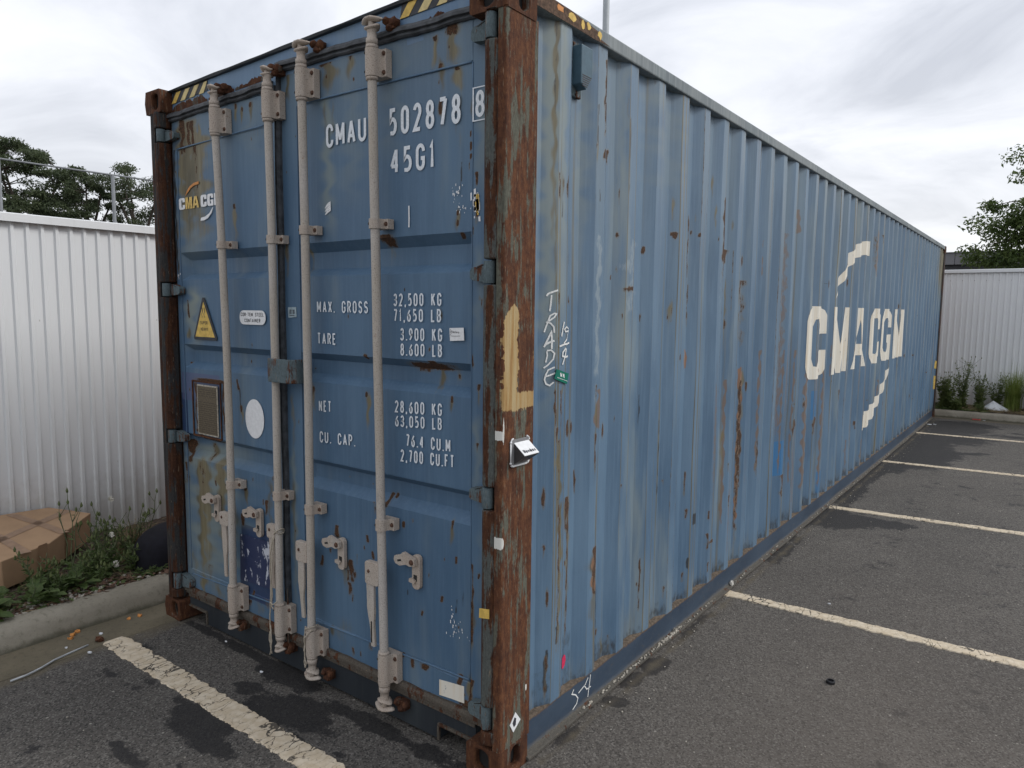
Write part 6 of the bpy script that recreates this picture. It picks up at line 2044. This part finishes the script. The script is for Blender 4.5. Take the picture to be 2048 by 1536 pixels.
def tree(x, y, label, trunk_h, top, rad, clumps, per, leafL, mat, ax=(1, 1, .55), zmin=None, group=None, seed=1, lean=(0, 0), centers=None):
    random.seed(seed)
    T = thing('tree', label, 'tree', (x, y, 0), group)
    tk, cr = MB(), MB()
    base = Vector((x, y, -.05))
    fork = Vector((x+lean[0], y+lean[1], trunk_h))
    rt = .02*top+.03
    tk.tube([base, base.lerp(fork, .5)+Vector((.05, .04, 0)), fork], [rt*1.2, rt, rt*.8], 9)
    zmin = zmin or trunk_h
    cs = []
    if centers:
        cs = [Vector(c) for c in centers]
    while len(cs) < clumps:
        t = random.random()
        z = zmin+(top-zmin)*t**.8
        r = rad*(.35+.75*math.sin(math.pi*min(1, .12+.80*(z-zmin)/(top-zmin))))
        a = random.uniform(0, 6.2832); q = r*math.sqrt(random.uniform(.08, 1))
        cs.append(Vector((x+lean[0]+q*math.cos(a), y+lean[1]+q*math.sin(a), z)))
    limbs = []
    for i in range(9):
        c = random.choice(cs)
        mid = fork.lerp(c, .55)+Vector((0, 0, -.06*top*random.random()))
        pts = [fork+Vector((0, 0, -.2*random.random()))]
        for k in range(1, 7):
            t = k/6
            pts.append(pts[0]*(1-t)**2+mid*2*t*(1-t)+c*t*t+Vector((random.gauss(0, .02), random.gauss(0, .02), 0))*top*.1)
        limbs += pts[1:]
        tk.tube(pts, [rt*.55*(1-.8*k/6) for k in range(7)], 6)
    for c in cs:
        b0 = min(limbs, key=lambda p: (p-c).length+.3*max(0, p.z-c.z))
        tk.tube([b0, b0.lerp(c, .5)+Vector((random.gauss(0, .05), random.gauss(0, .05), .05)), c], [rt*.16, rt*.10, rt*.05], 5)
        sz = rad*random.uniform(.13, .27)
        for _ in range(int(per*random.uniform(.6, 1.3))):
            d = rdir()
            k = random.random()**.45
            p = c+Vector((d.x*ax[0], d.y*ax[1], d.z*ax[2]))*sz*k
            leaf_quad(cr, p, (rdir()+Vector((0, 0, -.35))).normalized(), rdir(), leafL*random.uniform(.6, 1.3), leafL*random.uniform(.28, .5))
    tk.build('trunk', M_BARK, T)
    cr.build('crown', mat, T)
    random.seed(seed+100)
    return T


GT = 'trees beyond the left fence'
tree(-56.8, 18.6, 'tallest dark tree at the left edge behind the pipe frame', 6.0, 12.9, 3.2, 92, 260, .23, M_LEAFT, (1.2, 1.2, .5), 6.2, GT, 21)
tree(-53.4, 21.2, 'smaller open crowned tree in the middle of the three', 5.8, 11.1, 2.4, 60, 240, .21, M_LEAFT, (1.2, 1.2, .55), 6.0, GT, 34)
tree(-50.4, 23.4, 'airy tree right of the pipe post, next to the container', 5.8, 11.3, 2.5, 60, 200, .20, M_LEAFT, (1.2, 1.2, .65), 6.0, GT, 55)
tree(2.35, 22.3, 'green leafy tree at the right edge above the back fence', 2.4, 5.1, 1.7, 74, 260, .13, M_LEAFG, (1.2, 1.2, .7), 2.9, None, 77,
     centers=[(-.42, 21.91, 3.55), (-.29, 22.11, 4.32), (-.06, 22.34, 4.78), (.26, 22.84, 3.87), (.46, 22.46, 4.64), (.05, 22.22, 3.21), (-.31, 22.21, 3.29), (.44, 22.5, 3.15), (.45, 22.9, 6.2), (.56, 22.41, 5.57), (.01, 22.81, 4.16), (.7, 22.3, 4.2), (.6, 22.6, 4.4), (.3, 22.5, 4.25), (.2, 22.4, 3.6), (.5, 22.4, 3.9), (.65, 22.1, 3.3), (.35, 22.2, 3.4), (.75, 22.7, 3.9), (.8, 22.4, 3.5), (.95, 22.0, 4.8), (.9, 22.3, 2.9)])
random.seed(99)

# ================================================================== THINGS ON THE BED AND ON THE GROUND
BX = thing('cardboard_box', 'large flattened brown cardboard box lying among weeds by the fence', 'cardboard box', (-3.7, -.2, .1))
top = [(-3.81, .19, .306), (-3.37, -.235, .302), (-3.215, -.545, .294), (-3.50, -.80, .306), (-4.07, -.36, .330), (-4.09, .03, .334)]
mb = MB()
_a, _b, _c = Vector(top[0]), Vector((-3.215, -.545, .294)), Vector(top[5])
_n = (_b-_a).cross(_c-_a)
top = [(x, y, _a.z-((x-_a.x)*_n.x+(y-_a.y)*_n.y)/_n.z+random.uniform(-.003, .003)) for x, y, _ in top]
n = len(top)
cx_, cy_ = sum(p[0] for p in top)/n, sum(p[1] for p in top)/n
mb.v += top + [(cx_+(a-cx_)*.97, cy_+(b-cy_)*.97, .118) for a, b, c in top] + [(cx_, cy_, sum(p[2] for p in top)/n+.002)]
for i in range(n):
    j = (i+1) % n
    mb.face((i, j, 2*n)); mb.face((i, n+i, n+j, j))
body = mb.build('box_body', M_CARD, BX, .006)
top_z = lambda x, y: .352 - .03*max(0, (x+3.75))/.5 + .004
def tape(pts, w):
    mb = MB()
    def pl(u, v, l=0):
        # drop on to the box lid
        best = None
        for i in range(n):
            a, b_, c = Vector(top[i]), Vector(top[(i+1) % n]), Vector((cx_, cy_, sum(p[2] for p in top)/n+.002))
            d = (b_.y-c.y)*(a.x-c.x)+(c.x-b_.x)*(a.y-c.y)
            l1 = ((b_.y-c.y)*(u-c.x)+(c.x-b_.x)*(v-c.y))/d
            l2 = ((c.y-a.y)*(u-c.x)+(a.x-c.x)*(v-c.y))/d
            l3 = 1-l1-l2
            s_ = min(l1, l2, l3)
            if best is None or s_ > best[0]:
                best = (s_, l1*a.z+l2*b_.z+l3*c.z)
        return (u, v, best[1]+.0025)
    q = []
    for a, b_ in zip(pts, pts[1:]):
        for k in range(8):
            q.append((a[0]+(b_[0]-a[0])*k/8, a[1]+(b_[1]-a[1])*k/8))
    q.append(pts[-1])
    ribbon(mb, q, w, pl)
    return mb.build('tape_strip', M_TAPE, BX)
tape([(-4.05, -.22), (-3.80, -.16), (-3.50, -.10)], .06)
tape([(-3.95, .10), (-3.78, -.14), (-3.42, -.66)], .06)
tape([(-3.92, -.46), (-3.62, -.42), (-3.27, -.40)], .06)
for (a, b_) in (((-3.60, -.005), (-3.52, -.085)), ((-3.36, -.26), (-3.33, -.32))):
    nx, ny = .0042, .0042
    mb = MB()
    mb.v += [(a[0]+nx, a[1]+ny, .300), (b_[0]+nx, b_[1]+ny, .300), (b_[0]+nx, b_[1]+ny, .15), (a[0]+nx, a[1]+ny, .15)]
    mb.face((0, 1, 2, 3))
    mb.build('side_tape', M_TAPE, BX)

mb = MB()
lo = [(-2.92, .07), (-2.77, .20), (-2.84, .46), (-3.16, .52), (-3.24, .26), (-3.08, .10)]
hi = [(-2.955, .105, .272), (-2.82, .21, .300), (-2.86, .42, .335), (-3.10, .46, .365), (-3.15, .27, .330), (-3.06, .14, .295)]
mb.v += [(a, b_, .085) for a, b_ in lo] + [(a, b_, c*.55+.05) for (a, b_), (_, _, c) in zip(lo, hi)] + hi + [(-2.98, .29, .352)]
for lv in range(2):
    for i in range(6):
        j = (i+1) % 6
        mb.face((lv*6+i, lv*6+j, lv*6+6+j, lv*6+6+i), 0, True)
for i in range(6):
    mb.face((12+i, 12+(i+1) % 6, 18), 0, True)
o = mb.build('cloth_bundle', M_NAVYC)
ss_ = o.modifiers.new('s', 'SUBSURF'); ss_.levels = ss_.render_levels = 2
tag(o, 'black cloth bundle slumped in the weeds behind the container post', 'bundle')


def lying(name, pts, mat, label, cat, group=None, z=.004, th=.002):
    mb = MB(); n = len(pts)
    mb.v += [(x, y, z) for x, y, _ in pts] + [(x, y, z+th+h) for x, y, h in pts]
    mb.face(range(n)); mb.face([n+i for i in range(n)])
    for i in range(n):
        j = (i+1) % n
        mb.face((i, j, n+j, n+i))
    return tag(mb.build(name, mat), label, cat, group)


def blob_pts(x, y, rx, ry, n=8, h=.01):
    return [(x+rx*random.uniform(.7, 1.1)*math.cos(6.283*i/n), y+ry*random.uniform(.7, 1.1)*math.sin(6.283*i/n), random.uniform(0, h)) for i in range(n)]


mb = MB()
S_ = [(-2.262, -.830), (-2.266, -.76), (-2.285, -.70), (-2.325, -.62), (-2.350, -.52), (-2.364, -.446)]
mb.tube([(x, y, .007) for x, y in S_], .0048, 6)
tag(mb.build('plastic_strip', M_GALV), 'long pale grey plastic strip lying on the asphalt by the gutter', 'plastic strip')
for x, y, r, lb in ((-2.573, -.413, .018, 'bright orange peel scrap nearest the kerb, uppermost of three together'), (-2.553, -.446, .019, 'orange peel scrap in the middle of three together'), (-2.518, -.470, .017, 'brownish orange peel scrap lowest of three together'), (-2.524, -.165, .013, 'tan peel scrap in the gutter, left of the pair'), (-2.516, -.108, .015, 'tan peel scrap in the gutter, nearer the container')):
    lying('orange_peel', blob_pts(x, y, r, r*.8, 9, .012), M_PEEL, lb, 'orange peel', 'peel scraps in the gutter')
for x, y, r, lb in ((-2.455, -.345, .018, 'curled white shell scrap beside the end of the painted line'), (-2.276, -.475, .017, 'white paper triangle on the asphalt by the plastic strip'), (-2.425, -.527, .012, 'small white scrap in the gutter beside the plastic strip'), (-1.845, .018, .010, 'tiny white scrap on the asphalt below the far door corner'), (-1.42, -.055, .014, 'curled white scrap on the asphalt below the twine'), (.05, 11.15, .05, 'white scrap beside the bottom rail near the far end'), (.12, 11.22, .03, 'smaller white scrap beside the far bottom rail'), (.715, 12.245, .025, 'white scrap on the ground at the far kerb'), (.56, 2.55, .010, 'pale scrap on the asphalt below the first right hand line')):
    lying('paper_scrap', blob_pts(x, y, r*.85, r*.55, 7, .004), M_PAPER, lb, 'litter', 'white litter scraps')
lying('red_wrapper', blob_pts(.60, 12.27, .07, .025, 8, .02), M_RED, 'red wrapper lying at the far kerb', 'wrapper')
mb = MB(); mb.lump((-2.375, -.385, .012), (.028, .022, .016), (9, 6), .28, 0, False)
tag(mb.build('soil_clod', M_RUST), 'brown clod at the end of the near painted line', 'clod')
mb = MB()
cy0 = (.799, 1.562)
ring = [(.0195, .0), (.020, .010), (.018, .0135), (.0145, .0135), (.014, .004), (.0, .004)]
k = 20
for r, z in ring:
    for i in range(k):
        a = 6.28318*i/k
        mb.v.append((cy0[0]+r*(1+.03*(i % 2))*math.cos(a), cy0[1]+r*math.sin(a), z+.001))
for q in range(len(ring)-1):
    for i in range(k):
        j = (i+1) % k
        mb.face((q*k+i, q*k+j, (q+1)*k+j, (q+1)*k+i))
tag(mb.build('bottle_cap', M_BLACKP), 'small black bottle cap lying on the open asphalt', 'bottle cap')
mb = MB()
pts = [(.62, 12.88, .14), (.70, 12.80, .13), (.84, 12.77, .13), (1.00, 12.80, .13), (1.05, 12.90, .14), (.92, 12.98, .17), (.76, 12.98, .19)]
mb.v += pts + [(x, y, .10) for x, y, z in pts] + [(.79, 12.90, .285), (.90, 12.90, .215)]
m_ = len(pts)
for i in range(m_):
    j = (i+1) % m_
    mb.face((i, m_+i, m_+j, j)); mb.face((i, j, 2*m_ if i in (0, 1, 5, 6) else 2*m_+1))
mb.face((1, 2, 2*m_)) if False else None
mb.face((2*m_, 2*m_+1, 2)); mb.face((2*m_, 5, 2*m_+1))
tag(mb.build('plastic_sheet', M_PAPER), 'crumpled white plastic sheet lying in dry grass at the far bed', 'plastic sheet')

# gravel on the lip of the bottom rail
mb = MB()
for _ in range(300):
    y = random.choice((random.gauss(1.15, .22), random.uniform(.6, 2.0), random.gauss(1.52, .05), random.uniform(1.6, 11.5), random.uniform(2, 8)))
    if not .45 < y < 11.8:
        continue
    r = random.uniform(.0025, .0065)*(1.25 if abs(y-1.5) < .1 else 1)
    mb.lump((random.uniform(-.008, .006), y, .0225+r*.6), (r, r*random.uniform(.8, 1.6), r*.8), (6, 4), .3, 0, False)
kind(mb.build('gravel', M_STONE), 'stuff', 'small stones lying on the lip of the bottom rail')
mb = MB(); mb.lump((-.001, 2.425, .037), (.013, .020, .017), (7, 5), .25, 0, False)
tag(mb.build('stone', simple('white_stone', (.55, .53, .49), .9, .15, 60)), 'white stone perched on the bottom rail by the first right hand line', 'stone')
mb = MB(); mb.lump((.0, 1.56, .034), (.010, .013, .014), (7, 5), .3, 0, False)
tag(mb.build('stone', M_STONE), 'pale pointed pebble in the gravel heap on the bottom rail', 'stone')

mb = MB()
for _ in range(420):
    x, y = (random.uniform(.03, .16), random.uniform(.3, 11.5)) if random.random() < .45 else (random.uniform(-2.3, 2.2), random.uniform(-.9, 7))
    if -2.45 < x < 0.02 and y > -.02:
        continue
    r = random.uniform(.0018, .0048)
    mb.lump((x, y, r*.5), (r, r*random.uniform(.7, 1.6), r*.7), (5, 4), .3, 0, False)
kind(mb.build('grit', M_STONE), 'stuff', 'fine grit scattered on the asphalt')

# twine tied to the locking bars
def twine(strands, label):
    mb = MB()
    for st in strands:
        pts = [Vector(p) for p in st]
        q = []
        for a, b_ in zip(pts, pts[1:]):
            for k in range(5):
                q.append(a.lerp(b_, k/5)+Vector((random.gauss(0, .0008), random.gauss(0, .0008), 0)))
        q.append(pts[-1])
        mb.tube(q, .0032, 6)
    return tag(mb.build('twine', M_ROPE), label, 'twine', 'twine tied to the locking bars')


xb = bar_x(BARS[1], .7)
ringp = lambda x, z, r=.023, tl=.02: [(x+r*math.cos(a), BY+r*math.sin(a), z+tl*math.cos(a)) for a in np.linspace(0, 6.283, 17)]
twine([ringp(xb, .705, .0225, .018), ringp(xb+.001, .712, .0228, -.012), [(xb-.015, -.014, .69), (xb-.030, -.022, .60), (xb-.034, -.024, .50), (xb-.022, -.024, .40), (xb-.030, -.024, .34), (xb-.010, -.026, .33)],
       [(xb-.010, -.016, .69), (xb-.020, -.022, .55), (xb-.028, -.025, .45), (xb-.034, -.026, .36), (xb-.042, -.026, .28), (xb-.040, -.026, .20), (xb-.046, -.024, .14), (xb-.034, -.024, .10)],
       [(xb-.034, -.026, .36), (xb-.004, -.034, .355), (xb+.022, -.026, .375)], [(xb-.040, -.026, .24), (xb-.028, -.028, .18), (xb-.036, -.028, .12), (xb-.050, -.026, .09)], [(xb-.042, -.026, .21), (xb-.052, -.026, .165), (xb-.036, -.028, .15), (xb-.040, -.027, .21)]],
      'pale twine tied round the bar beside the centre seal, hanging to its foot')
xb = bar_x(BARS[2], .3)
twine([ringp(xb, .300, .0285, .012), [(xb+.026, -.008, .300), (xb-.002, -.030, .262), (xb-.027, -.012, .225), (xb-.024, -.018, .16), (xb-.028, -.016, .125), (xb-.018, -.02, .108), (xb-.012, -.018, .13), (xb-.024, -.018, .155)], [(xb-.027, -.006, .30), (xb-.024, -.018, .25), (xb-.03, -.012, .205), (xb-.018, -.026, .19)]],
      'short twine knotted round the foot of the bar right of the centre seal')
